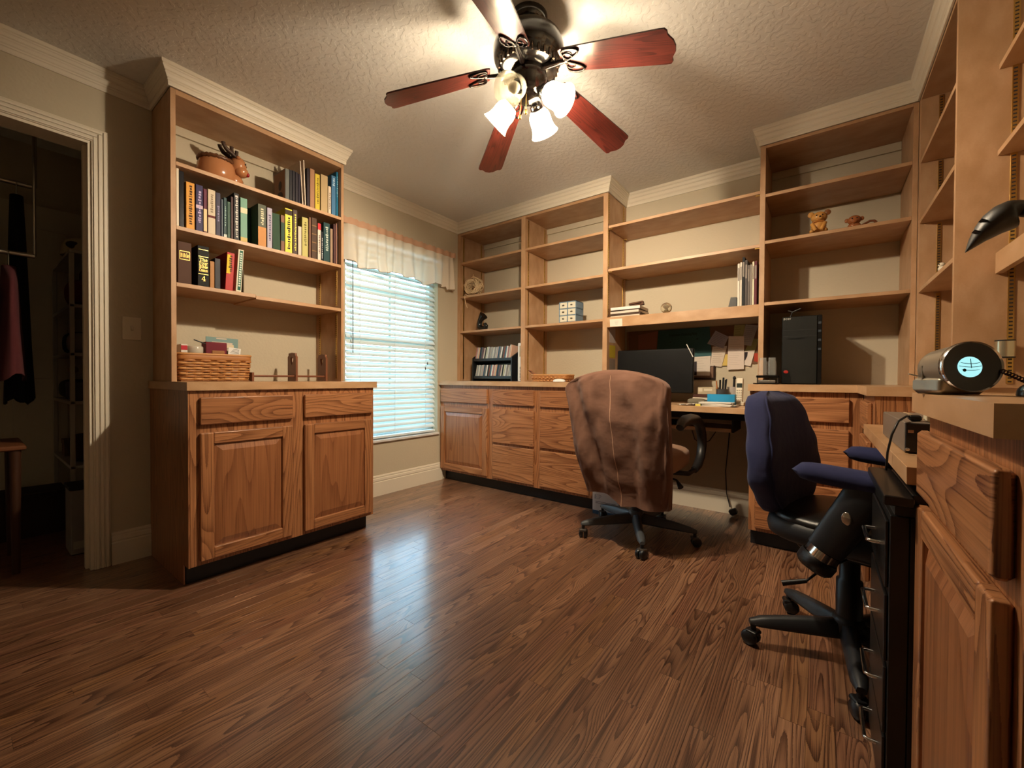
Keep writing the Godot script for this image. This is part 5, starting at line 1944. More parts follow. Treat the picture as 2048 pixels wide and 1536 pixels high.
func build_desk_things() -> void:
	var g := G.new()
	# cork board on the wall under the lowest shelf
	var t := thing("cork_board", "brown cork board on the wall behind the monitor", "board", Vector3(2.01, 1.05, 0.006))
	g = G.new()
	g.span(Vector3(1.575, 1.048, 0.0005), Vector3(2.482, 1.319, 0.0085))
	var cork := mat("#70503a", 0.9)
	part(t, "cork", g, cork)
	g = G.new()
	for r in [[1.558, 1.575, 1.04, 1.319], [2.482, 2.497, 1.04, 1.319]]:
		g.span(Vector3(r[0], r[2], 0.0005), Vector3(r[1], r[3], 0.014), 0.002)
	part(t, "board_frame", g, hue("#8a6a4a"))
	var mp := sheet("teal wall map with a black title pinned on the cork board", [[1.81, 1.314], [2.172, 1.318], [2.189, 1.104], [1.795, 1.105]], 0.0092, "#36585a", null, "wall_map", "map")
	lettering(mp, "Tennessee Planning Map", 0.019, Vector3(1.99, 1.273, 0.0101), Vector3(1, 0.02, 0).normalized(), Vector3(-0.02, 1, 0).normalized(), hue("#0c1214"), "map_title", true, 0.2)
	g = G.new()
	for p in [[2.09, 1.235, 0.007], [1.9, 1.22, 0.006], [2.13, 1.262, 0.004]]:
		g.ell(Vector3(p[0], p[1], 0.0101), Vector3(p[2], p[2] * 0.5, 0.0006), 8)
	part(mp, "map_marks", g, hue("#16201f"))
	sheet("dusty pink sheet pinned left of the teal map", [[1.65, 1.288], [1.806, 1.31], [1.79, 1.10], [1.655, 1.10]], 0.0088, "#8a5e50")
	sheet("lilac handwritten note tilted at the map's right edge", [[2.213, 1.287], [2.297, 1.239], [2.264, 1.158], [2.158, 1.196]], 0.016, "#a39aa0", ["#6a6470", 8])
	sheet("pale form hanging below the tilted lilac note", [[2.193, 1.175], [2.287, 1.175], [2.253, 1.029], [2.18, 1.037]], 0.0105, "#cfc0b0", ["#8a7468", 8])
	t = sheet("white calendar page at the right of the monitor", [[2.062, 1.103], [2.182, 1.109], [2.178, 0.967], [2.062, 0.967]], 0.0125, "#cfc4b8", ["#a8a098", 6], "calendar", "calendar")
	g = G.new()
	g.span(Vector3(2.063, 0.97, 0.0135), Vector3(2.09, 1.07, 0.0143))
	part(t, "dark_photo", g, hue("#2c2428"))
	t = thing("picture_frame", "dark wood frame behind the calendar page", "frame", Vector3(2.12, 0.935, 0.006))
	g = G.new()
	g.span(Vector3(2.02, 0.937, 0.0005), Vector3(2.214, 0.953, 0.012), 0.002)
	g.span(Vector3(2.2, 0.953, 0.0005), Vector3(2.214, 1.04, 0.012), 0.002)
	g.span(Vector3(2.02, 0.953, 0.0005), Vector3(2.034, 1.04, 0.012), 0.002)
	part(t, "moulding", g, hue("#2a1a12", 0.35))
	g = G.new()
	g.span(Vector3(2.034, 0.953, 0.0005), Vector3(2.2, 1.04, 0.004))
	part(t, "backing", g, hue("#7a5a48"))
	sheet("yellow-green sheet at the top right of the papers", [[2.331, 1.317], [2.396, 1.317], [2.394, 1.187], [2.323, 1.19]], 0.0105, "#a09c6a", ["#76724c", 6])
	sheet("grey-lilac slip tilted in the top right corner", [[2.4, 1.318], [2.474, 1.305], [2.434, 1.168], [2.374, 1.181]], 0.0145, "#a09a98", ["#6c6870", 9])
	sheet("olive sheet behind the tilted slip by the post", [[2.43, 1.22], [2.476, 1.215], [2.455, 1.12], [2.39, 1.12]], 0.0095, "#8e8a5a")
	sheet("long white sheet hanging below the cork board", [[2.297, 1.242], [2.393, 1.237], [2.393, 1.012], [2.29, 1.008]], 0.02, "#d8c9bd", ["#b8a89c", 12])
	sheet("yellow strip showing left of the long white sheet", [[2.277, 1.117], [2.3, 1.117], [2.3, 1.037], [2.257, 1.037]], 0.0118, "#d0b464")
	t = sheet("white flyer with a black wave right of the long sheet", [[2.394, 1.135], [2.457, 1.14], [2.432, 1.031], [2.394, 1.04]], 0.0135, "#d9ccc0")
	g = G.new()
	g.prism(PackedVector2Array([Vector2(2.396, 1.128), Vector2(2.415, 1.128), Vector2(2.412, 1.1), Vector2(2.401, 1.075), Vector2(2.396, 1.07)]), 0.0143, 0.0149)
	part(t, "black_wave", g, hue("#241a20"))
	sheet("small red-brown card at the right end of the board", [[2.453, 1.118], [2.478, 1.118], [2.476, 1.058], [2.451, 1.065]], 0.0112, "#a8402e")
	# notes on the bookcase side panel beside the monitor
	for r in [["white note on the side panel left of the monitor", 1.215, 1.325, "#b8aca4"], ["yellow sticky note on the side panel left of the monitor", 1.1, 1.195, "#b8a22c"], ["grey slip low on the side panel left of the monitor", 1.0, 1.09, "#8a7a6c"]]:
		g = G.new()
		g.span(Vector3(1.5405, r[1], 0.2), Vector3(1.5415, r[2], 0.31))
		single("side_note", r[0], "paper", g, hue(r[3], 0.85), "notes on the side panel")
	# label on the fascia
	t = thing("shelf_label", "white paper label on the deep shelf fascia", "label", Vector3(1.61, 1.322, 0.3585))
	g = G.new()
	g.prism(PackedVector2Array([Vector2(1.563, 1.379), Vector2(1.658, 1.378), Vector2(1.66, 1.323), Vector2(1.566, 1.325)]), 0.3582, 0.359)
	part(t, "paper", g, hue("#d8d0c0", 0.85))
	g = G.new()
	for k in 4:
		g.span(Vector3(1.6 + k * 0.002, 1.362 - k * 0.008, 0.359), Vector3(1.632 - k * 0.003, 1.3635 - k * 0.008, 0.3594))
	part(t, "print", g, hue("#9a948a"))
	# monitor
	t = thing("monitor", "black flat screen monitor on the desk behind the brown chair", "monitor", Vector3(1.865, 0.7775, 0.27))
	g = G.new()
	g.x = Transform3D(Basis(Vector3(1, 0, 0), -0.06), Vector3(1.862, 1.0, 0.29))
	g.span(Vector3(-0.268, -0.155, -0.03), Vector3(0.268, 0.152, 0.0), 0.006)
	part(t, "housing", g, mat("#0b0b0b", 0.45, 0.0, 0.3))
	g = G.new()
	g.x = Transform3D(Basis(Vector3(1, 0, 0), -0.06), Vector3(1.862, 1.0, 0.29))
	g.span(Vector3(-0.252, -0.135, 0.0), Vector3(0.252, 0.138, 0.0008))
	part(t, "screen", g, mat("#0a0a0a", 0.5, 0.0, 0.25))
	g = G.new()
	g.span(Vector3(1.835, 0.785, 0.235), Vector3(1.89, 0.9, 0.262), 0.006)
	g.lathe([Vector2(0, 0.7775), Vector2(0.12, 0.7775), Vector2(0.12, 0.784), Vector2(0.1, 0.79), Vector2(0, 0.79)], 28, Vector3(1.862, 0, 0.27), 1.0, 0.75)
	part(t, "stand", g, mat("#101010", 0.3))
	g = G.new()
	g.x = Transform3D(Basis(Vector3(0, 0, 1), 0.45), Vector3(2.118, 1.12, 0.312))
	g.span(Vector3(-0.0025, -0.035, 0), Vector3(0.0025, 0.06, 0.0012))
	part(t, "white_tag", g, hue("#d8d4cc"))
	# things on the lowest shelf over the desk
	t = thing("paper_stack", "stack of cream booklets with a white folder on the left of the fascia shelf", "papers", Vector3(1.67, 1.3935, 0.24))
	for r in [[0.0, 0.012, "#cbbcaa", 0.0], [0.0125, 0.014, "#4a3a30", 0.06], [0.027, 0.018, "#d2c4b4", -0.05], [0.0455, 0.006, "#3a2c24", 0.03], [0.052, 0.022, "#e0d8d0", 0.02]]:
		g = G.new()
		g.x = Transform3D(Basis(Vector3.UP, r[3]), Vector3(1.67, 1.394 + r[0], 0.24))
		g.span(Vector3(-0.115, 0, -0.1), Vector3(0.105, r[1], 0.09), 0.002)
		part(t, "booklet", g, hue(r[2], 0.8))
	t = thing("stapler", "dark brown stapler lying on the stack of cream booklets", "stapler", Vector3(1.73, 1.4685, 0.25))
	g = G.new()
	g.x = Transform3D(Basis(Vector3(0, 0, 1), 0.1), Vector3(1.73, 1.474, 0.28))
	g.span(Vector3(-0.05, -0.004, -0.015), Vector3(0.06, 0.008, 0.015), 0.003)
	g.span(Vector3(-0.05, 0.012, -0.014), Vector3(0.058, 0.026, 0.014), 0.005)
	g.span(Vector3(0.045, -0.004, -0.014), Vector3(0.058, 0.022, 0.014), 0.003)
	part(t, "body", g, hue("#5a3c2c", 0.35))
	# clear glass ball
	t = thing("glass_globe", "clear glass paperweight globe on the fascia shelf", "paperweight", Vector3(1.955, 1.3935, 0.31))
	g = G.new()
	g.ell(Vector3(1.955, 1.4315, 0.31), Vector3(0.038, 0.0365, 0.038), 24)
	var gl := mat(Color(1, 1, 1, 1), 0.0)
	gl.refraction_enabled = true
	gl.refraction_scale = 0.05
	gl.transparency = BaseMaterial3D.TRANSPARENCY_ALPHA
	gl.albedo_color = Color(0.97, 0.95, 0.88, 0.08)
	part(t, "ball", g, gl)
	g = G.new()
	g.lathe([Vector2(0, 0), Vector2(0.012, 0.004), Vector2(0.006, 0.015), Vector2(0.016, 0.026), Vector2(0.004, 0.036), Vector2(0, 0.037)], 12, Vector3(1.955, 1.412, 0.31))
	part(t, "inner_figure", g, mat("#c8b890", 0.25, 0.6))
	# black wedge
	t = thing("desk_speaker", "small black wedge-shaped speaker beside the magazines", "speaker", Vector3(2.368, 1.3935, 0.3))
	g = G.new()
	g.x = Transform3D(Basis(), Vector3(2.368, 1.3938, 0.28))
	g.prism(PackedVector2Array([Vector2(-0.026, 0), Vector2(0.022, 0), Vector2(0.02, 0.06), Vector2(-0.012, 0.062)]), 0, 0.05)
	part(t, "case", g, mat("#15140f", 0.4))
	# magazines standing at the right end
	var mg := [[0.0125, 0.268, "#e0d8ca", "white"], [0.0125, 0.274, "#d2cabc", "off-white"], [0.014, 0.304, "#17181b", "black"], [0.014, 0.284, "#4c4644", "charcoal"], [0.012, 0.25, "#6a625e", "grey"], [0.012, 0.252, "#8a8078", "light grey"], [0.01, 0.268, "#e4dcc0", "cream"], [0.014, 0.27, "#5e2c34", "dark red patterned"]]
	var mx := 2.392
	for i in mg.size():
		var m: Array = mg[i]
		t = thing("magazine", "%s magazine file, %s from left at the right end over the desk" % [m[3], ORD[i]], "magazine", Vector3(mx + m[0] * 0.5, 1.3935, 0.22), "magazines standing over the desk")
		g = G.new()
		g.span(Vector3(mx, 1.3938, 0.12), Vector3(mx + m[0] - 0.001, 1.3938 + m[1], 0.325), 0.001)
		part(t, "cover", g, hue(m[2]))
		g = G.new()
		g.span(Vector3(mx + 0.002, 1.3938 + m[1] * 0.6, 0.325), Vector3(mx + m[0] - 0.003, 1.3938 + m[1] * 0.9, 0.3256))
		part(t, "spine_print", g, hue("#8a8078"))
		mx += m[0] + 0.0006
	# cordless phone in its cradle
	t = thing("cordless_phone", "cream cordless phone standing on the desk beside the pen pots", "phone", Vector3(2.405, 0.7775, 0.3))
	g = G.new()
	g.x = Transform3D(Basis(Vector3(1, 0, 0), -0.18), Vector3(2.405, 0.79, 0.31))
	g.span(Vector3(-0.021, 0, -0.022), Vector3(0.021, 0.165, 0.0), 0.008)
	part(t, "handset", g, hue("#ddd2bc", 0.35))
	g = G.new()
	g.x = Transform3D(Basis(Vector3(1, 0, 0), -0.18), Vector3(2.405, 0.79, 0.31))
	g.span(Vector3(-0.015, 0.1, 0.0), Vector3(0.015, 0.128, 0.0008))
	part(t, "display", g, hue("#2c3430", 0.2))
	g = G.new()
	g.x = Transform3D(Basis(Vector3(1, 0, 0), -0.18), Vector3(2.405, 0.79, 0.31))
	for r in 5:
		for c in 3:
			g.span(Vector3(-0.0145 + c * 0.011, 0.02 + r * 0.0145, 0.0), Vector3(-0.0075 + c * 0.011, 0.028 + r * 0.0145, 0.0016), 0.0008)
	part(t, "keypad", g, hue("#9a9080"))
	g = G.new()
	g.span(Vector3(2.37, 0.7775, 0.26), Vector3(2.44, 0.8, 0.35), 0.006)
	part(t, "cradle", g, hue("#cabda6", 0.4))
	# pen pots
	t = thing("pen_pot", "dark metal mesh pot full of black pens", "pen pot", Vector3(2.305, 0.7775, 0.28))
	g = G.new()
	g.lathe([Vector2(0, 0), Vector2(0.034, 0), Vector2(0.035, 0.1), Vector2(0.032, 0.1), Vector2(0.031, 0.004), Vector2(0, 0.004)], 20, Vector3(2.305, 0.7775, 0.28))
	part(t, "pot", g, mat("#5a5654", 0.35, 0.6))
	for r in [[-0.015, 0.03, "#141414", 0.0055], [0.0, 0.02, "#18181a", 0.0055], [0.015, -0.01, "#1c1c1e", 0.006], [0.01, 0.03, "#2a2a2c", 0.0045], [-0.022, -0.01, "#b06a38", 0.004]]:
		g = G.new()
		g.tube([Vector3(2.305 + r[0], 0.785, 0.28 + r[0] * 0.4), Vector3(2.305 + r[0] * 1.5 + r[1] * 0.3, 0.952 - absf(r[0]), 0.272)], r[3], 7)
		part(t, "pen", g, hue(r[2], 0.3))
	t = thing("pen_pot", "clear plastic pot with a black marker beside the phone", "pen pot", Vector3(2.362, 0.7775, 0.21))
	g = G.new()
	g.lathe([Vector2(0, 0), Vector2(0.036, 0), Vector2(0.04, 0.115), Vector2(0.038, 0.115), Vector2(0.034, 0.004), Vector2(0, 0.004)], 20, Vector3(2.362, 0.7775, 0.21))
	var milky := mat(Color(0.85, 0.8, 0.76, 0.45), 0.15)
	milky.transparency = BaseMaterial3D.TRANSPARENCY_ALPHA
	part(t, "pot", g, milky)
	g = G.new()
	g.tube([Vector3(2.36, 0.785, 0.21), Vector3(2.364, 0.955, 0.205)], 0.007, 8)
	g.ell(Vector3(2.364, 0.95, 0.205), Vector3(0.01, 0.012, 0.01), 10)
	part(t, "marker", g, M.black)
	# piles on the desk
	t = thing("tissue_box", "low beige box behind the papers on the desk", "box", Vector3(2.21, 0.7775, 0.2))
	g = G.new()
	g.span(Vector3(2.15, 0.7775, 0.13), Vector3(2.265, 0.887, 0.25), 0.004)
	part(t, "carton", g, hue("#b8a88c"))
	g = G.new()
	g.span(Vector3(2.155, 0.858, 0.25), Vector3(2.18, 0.882, 0.2508))
	g.span(Vector3(2.19, 0.862, 0.25), Vector3(2.24, 0.878, 0.2508))
	part(t, "carton_print", g, hue("#d8ccb4"))
	t = thing("book_pile", "dark red and white books piled flat on the desk", "books", Vector3(2.2, 0.7775, 0.33))
	for r in [[0.0, 0.03, "#57504a"], [0.0305, 0.016, "#cabca8"], [0.047, 0.018, "#4a2a22"]]:
		g = G.new()
		g.span(Vector3(2.145 + r[0] * 0.2, 0.7775 + r[0], 0.27), Vector3(2.262, 0.7775 + r[0] + r[1], 0.395), 0.002)
		part(t, "book", g, hue(r[2]))
	t = thing("pencil_case", "long grey pencil case on the desk left of the blue box", "case", Vector3(2.185, 0.7775, 0.435))
	g = G.new()
	soft(g, Vector3(2.187, 0.798, 0.435), Vector3(0.055, 0.02, 0.03), 3.5, 20, 10)
	part(t, "case", g, hue("#6c6454", 0.7))
	t = thing("blue_box", "bright blue curved plastic box on the desk", "box", Vector3(2.32, 0.7775, 0.4))
	g = G.new()
	var arc := []
	for i in 9:
		var a := lerpf(-0.5, 0.5, i / 8.0)
		arc.append(Vector2(sin(a) / sin(0.5) * 0.077, -(1.0 - cos(a)) * 0.09))
	var pv := PackedVector2Array()
	for p in arc:
		pv.append(Vector2(p.x, 0.02 + p.y * 1.0))
	pv.append(Vector2(0.077, -0.05))
	pv.append(Vector2(-0.077, -0.05))
	g.x = Transform3D(Basis(Vector3(1, 0, 0), Vector3(0, 0, 1), Vector3(0, -1, 0)), Vector3(2.32, 0.847, 0.4))
	g.prism(pv, 0.0, 0.069, true)
	part(t, "shell", g, hue("#2f8fc0", 0.4))
	t = thing("paper_pile", "untidy pile of white papers at the desk's front edge", "papers", Vector3(2.32, 0.7775, 0.49))
	for k in 7:
		g = G.new()
		g.x = Transform3D(Basis(Vector3.UP, rng.randf_range(-0.25, 0.2)), Vector3(2.325 + rng.randf_range(-0.015, 0.012), 0.7778 + k * 0.0035, 0.497))
		g.span(Vector3(-0.09, 0, -0.055), Vector3(0.09, 0.003, 0.055))
		part(t, "sheet", g, hue(["#d8d0c4", "#e4ded4", "#c8c0b0", "#ddd6c8", "#e8e2d8", "#cfc8ba", "#e0d8cc"][k], 0.85))
	g = G.new()
	g.span(Vector3(2.205, 0.7775, 0.53), Vector3(2.235, 0.79, 0.555), 0.001)
	single("sticky_pad", "small yellow sticky pad at the left of the paper pile", "notepad", g, hue("#d8c860", 0.8))
	t = thing("receipts", "crumpled pale receipts left of the paper pile on the desk", "papers", Vector3(2.14, 0.7775, 0.5))
	for k in 4:
		g = G.new()
		var rows := []
		for i in 5:
			var row := []
			for j in 5:
				row.append(Vector3(2.09 + k * 0.026 + i * 0.011, 0.7785 + 0.006 * absf(sin(i * 1.3 + j * 0.9 + k)) + k * 0.002, 0.47 + j * 0.016 + (k % 2) * 0.01))
			rows.append(row)
		g.grid(rows, false, Vector3(2.13, 0.6, 0.5))
		var pm := mat("#d8cec0", 0.85)
		pm.cull_mode = BaseMaterial3D.CULL_DISABLED
		part(t, "receipt", g, pm)
	# keyboard tray has a black keyboard
	t = thing("keyboard", "black keyboard on the pull-out tray", "keyboard", Vector3(1.95, 0.6365, 0.27))
	g = G.new()
	g.span(Vector3(1.74, 0.6365, 0.2), Vector3(2.18, 0.652, 0.34), 0.003)
	part(t, "case", g, M.black)
	g = G.new()
	for r in 5:
		for c in 18:
			g.span(Vector3(1.75 + c * 0.0235, 0.652, 0.21 + r * 0.025), Vector3(1.769 + c * 0.0235, 0.658, 0.23 + r * 0.025))
	var kk := part(t, "keys", g, M.blackmatte)
	kk.set_meta("kind", "stuff")
	# cables under the desk
	t = thing("power_cable", "thin dark cable hanging under the desk to a black adapter", "cable", Vector3(2.35, 0.0, 0.06))
	g = G.new()
	g.tube([Vector3(2.31, 0.6, 0.005), Vector3(2.3, 0.45, 0.012), Vector3(2.29, 0.3, 0.03), Vector3(2.3, 0.15, 0.045), Vector3(2.325, 0.06, 0.06)], 0.0035, 6)
	part(t, "cord", g, M.black)
	g = G.new()
	g.tube([Vector3(2.24, 0.6, 0.005), Vector3(2.18, 0.5, 0.008), Vector3(2.13, 0.47, 0.008), Vector3(2.08, 0.5, 0.008), Vector3(2.05, 0.6, 0.005)], 0.003, 6)
	part(t, "cord", g, M.black)
	g = G.new()
	g.x = Transform3D(Basis(Vector3(0, 0, 1), 0.5), Vector3(2.345, 0.032, 0.06))
	g.box(Vector3.ZERO, Vector3(0.05, 0.04, 0.04), 0.008)
	part(t, "adapter", g, M.black)
	# carton by the desk leg
	t = thing("carton", "white carton with a blue base on the floor behind the brown chair", "box", Vector3(1.64, 0, 0.52))
	g = G.new()
	g.span(Vector3(1.548, 0.0006, 0.42), Vector3(1.74, 0.026, 0.592), 0.001)
	part(t, "blue_base", g, hue("#3d5a78"))
	g = G.new()
	g.span(Vector3(1.548, 0.0265, 0.42), Vector3(1.74, 0.175, 0.592), 0.001)
	part(t, "carton_body", g, hue("#cfc8c4"))
	g = G.new()
	for k in 2:
		g.span(Vector3(1.57, 0.088 - k * 0.01, 0.592), Vector3(1.72, 0.091 - k * 0.01, 0.5926))
	g.span(Vector3(1.565, 0.105, 0.592), Vector3(1.568, 0.135, 0.5926))
	part(t, "carton_print", g, hue("#5a5258"))
	lettering(t, "EP", 0.032, Vector3(1.59, 0.122, 0.5926), Vector3(1, 0, 0), Vector3(0, 1, 0), hue("#9a9498"), "carton_lettering", true)
	# computer tower
	t = thing("computer_tower", "black computer tower on the worktop right of the desk", "computer", Vector3(2.72, 0.9145, 0.24))
	g = G.new()
	g.span(Vector3(2.632, 0.9155, 0.03), Vector3(2.818, 1.301, 0.385), 0.004)
	part(t, "case", g, mat("#0e0f0d", 0.5, 0.0, 0.3))
	g = G.new()
	g.span(Vector3(2.634, 0.917, 0.385), Vector3(2.798, 1.298, 0.4), 0.004)
	part(t, "front_bezel", g, mat("#141512", 0.55, 0.0, 0.3))
	g = G.new()
	g.span(Vector3(2.798, 0.917, 0.385), Vector3(2.818, 1.3, 0.396), 0.003)
	part(t, "port_strip", g, mat("#0a0a0a", 0.25))
	for y in [1.25, 1.205, 1.155, 1.105]:
		g = G.new()
		g.span(Vector3(2.801, y, 0.396), Vector3(2.814, y + 0.012, 0.3968))
		part(t, "port", g, hue("#3a4046", 0.3))
	g = G.new()
	for y in [1.22, 1.185]:
		g.span(Vector3(2.638, y, 0.4), Vector3(2.794, y + 0.002, 0.4006))
	part(t, "drive_seams", g, M.black)
	lettering(t, "acer", 0.016, Vector3(2.658, 1.288, 0.4006), Vector3(1, 0, 0), Vector3(0, 1, 0), hue("#b8b8b4", 0.3), "maker_mark")
	lettering(t, "Veriton M410", 0.011, Vector3(2.7, 1.172, 0.4006), Vector3(1, 0, 0), Vector3(0, 1, 0), hue("#050505", 0.3), "model_mark", false, 0.08)
	g = G.new()
	g.ell(Vector3(2.655, 0.985, 0.4), Vector3(0.012, 0.009, 0.0012), 12)
	part(t, "red_sticker", g, hue("#a8322c", 0.3))
	g = G.new()
	g.tube([Vector3(2.67, 1.3, 0.36), Vector3(2.68, 1.33, 0.36), Vector3(2.72, 1.345, 0.37)], 0.003, 6)
	g.tube([Vector3(2.68, 1.33, 0.36), Vector3(2.66, 1.34, 0.35)], 0.003, 6)
	part(t, "antenna_clip", g, M.black)
	# glass jars on a black stand
	t = thing("jar_tray", "low black two-level stand at the left end of that worktop", "stand", Vector3(2.56, 0.9145, 0.5))
	g = G.new()
	g.span(Vector3(2.508, 0.915, 0.45), Vector3(2.628, 0.921, 0.55), 0.002)
	g.span(Vector3(2.522, 0.95, 0.46), Vector3(2.628, 0.964, 0.54), 0.003)
	part(t, "shelves", g, M.blackgloss)
	for x in [2.524, 2.622]:
		g = G.new()
		g.span(Vector3(x, 0.921, 0.48), Vector3(x + 0.004, 0.95, 0.52))
		part(t, "support", g, M.chrome)
	g = G.new()
	g.span(Vector3(2.53, 0.921, 0.465), Vector3(2.615, 0.938, 0.535), 0.003)
	part(t, "stacked_discs", g, M.steel)
	for k in 2:
		var jx := 2.55 + k * 0.044
		t = thing("glass_jar", ["clear empty glass jar on the black stand, nearer the desk", "clear empty glass jar on the black stand, nearer the tower"][k], "jar", Vector3(jx, 0.9645, 0.5), "glass jars")
		g = G.new()
		g.lathe([Vector2(0, 0.0), Vector2(0.021, 0.0), Vector2(0.0215, 0.075), Vector2(0.017, 0.086), Vector2(0.018, 0.1), Vector2(0.0165, 0.1), Vector2(0.0155, 0.086), Vector2(0.0198, 0.074), Vector2(0.0195, 0.004), Vector2(0, 0.004)], 20, Vector3(jx, 0.9645, 0.5 - k * 0.01))
		part(t, "jar", g, M.jarglass)
		g = G.new()
		for q in 2:
			g.tube(even(rrect(jx, 0.5 - k * 0.01, 0.036, 0.036, 0.9645 + 0.09 + q * 0.006, 6), 20), 0.001, 5, true)
		part(t, "screw_thread", g, M.jarglass)
	# clay animals over the tower
	var honey := mat("#c08a48", 0.16)
	t = thing("bear_figurine", "glazed honey-coloured sitting bear figurine on the upper shelf over the tower", "figurine", Vector3(2.795, 1.7605, 0.34))
	g = G.new()
	var b := Vector3(2.795, 1.7605, 0.34)
	g.ell(b + Vector3(0, 0.041, -0.005), Vector3(0.036, 0.038, 0.034), 18)
	g.ell(b + Vector3(-0.03, 0.0135, 0.01), Vector3(0.013, 0.012, 0.02), 12)
	g.ell(b + Vector3(0.03, 0.0135, 0.01), Vector3(0.013, 0.012, 0.02), 12)
	g.tube([b + Vector3(-0.028, 0.055, 0.012), b + Vector3(-0.02, 0.03, 0.03), b + Vector3(-0.012, 0.012, 0.034)], [0.011, 0.01, 0.009], 8)
	g.tube([b + Vector3(0.028, 0.055, 0.012), b + Vector3(0.02, 0.03, 0.03), b + Vector3(0.012, 0.012, 0.034)], [0.011, 0.01, 0.009], 8)
	part(t, "body", g, honey)
	g = G.new()
	g.ell(b + Vector3(0.002, 0.09, 0.0), Vector3(0.038, 0.032, 0.033), 18)
	g.ell(b + Vector3(0.006, 0.08, 0.027), Vector3(0.016, 0.013, 0.014), 12)
	var hd := part(t, "head", g, honey)
	for s in [-1.0, 1.0]:
		g = G.new()
		g.ell(b + Vector3(s * 0.037 + 0.002, 0.112, 0.0), Vector3(0.016, 0.016, 0.008), 12)
		part(hd, "ear", g, honey if s < 0 else mat("#7a4a28", 0.2))
	g = G.new()
	for s in [-1.0, 1.0]:
		g.ell(b + Vector3(0.004 + s * 0.013, 0.096, 0.031), Vector3(0.004, 0.004, 0.003), 8)
	g.ell(b + Vector3(0.007, 0.084, 0.041), Vector3(0.005, 0.004, 0.003), 8)
	part(hd, "face", g, hue("#3a2412", 0.2))
	g = G.new()
	g.tube(even(rrect(b.x, b.z, 0.05, 0.046, b.y + 0.064, 8), 24), 0.005, 6, true)
	part(t, "collar", g, mat("#a8692e", 0.2))
	var rust := mat("#9a5c36", 0.16)
	t = thing("monkey_figurine", "glazed red-brown monkey figurine with a long tail beside the bear", "figurine", Vector3(2.955, 1.7605, 0.29))
	b = Vector3(2.952, 1.7605, 0.29)
	g = G.new()
	g.ell(b + Vector3(0, 0.022, 0), Vector3(0.03, 0.022, 0.028), 16)
	g.ell(b + Vector3(-0.014, 0.01, 0.024), Vector3(0.01, 0.01, 0.014), 10)
	g.ell(b + Vector3(0.014, 0.01, 0.024), Vector3(0.01, 0.01, 0.014), 10)
	part(t, "body", g, rust)
	g = G.new()
	g.ell(b + Vector3(0, 0.055, 0.004), Vector3(0.03, 0.026, 0.026), 16)
	g.ell(b + Vector3(-0.002, 0.045, 0.026), Vector3(0.015, 0.012, 0.01), 12)
	for s in [-1.0, 1.0]:
		g.ell(b + Vector3(s * 0.032, 0.06, 0.0), Vector3(0.01, 0.012, 0.006), 10)
	hd = part(t, "head", g, rust)
	g = G.new()
	for s in [-1.0, 1.0]:
		g.ell(b + Vector3(s * 0.01, 0.06, 0.0285), Vector3(0.0035, 0.0035, 0.0025), 8)
	part(hd, "eyes", g, M.black)
	g = G.new()
	g.tube([b + Vector3(0.02, 0.015, 0), b + Vector3(0.045, 0.028, 0.0), b + Vector3(0.065, 0.037, 0.005), b + Vector3(0.082, 0.034, 0.008), b + Vector3(0.09, 0.022, 0.008)], [0.007, 0.006, 0.006, 0.006, 0.008], 8)
	part(t, "tail", g, mat("#6a3a20", 0.2))

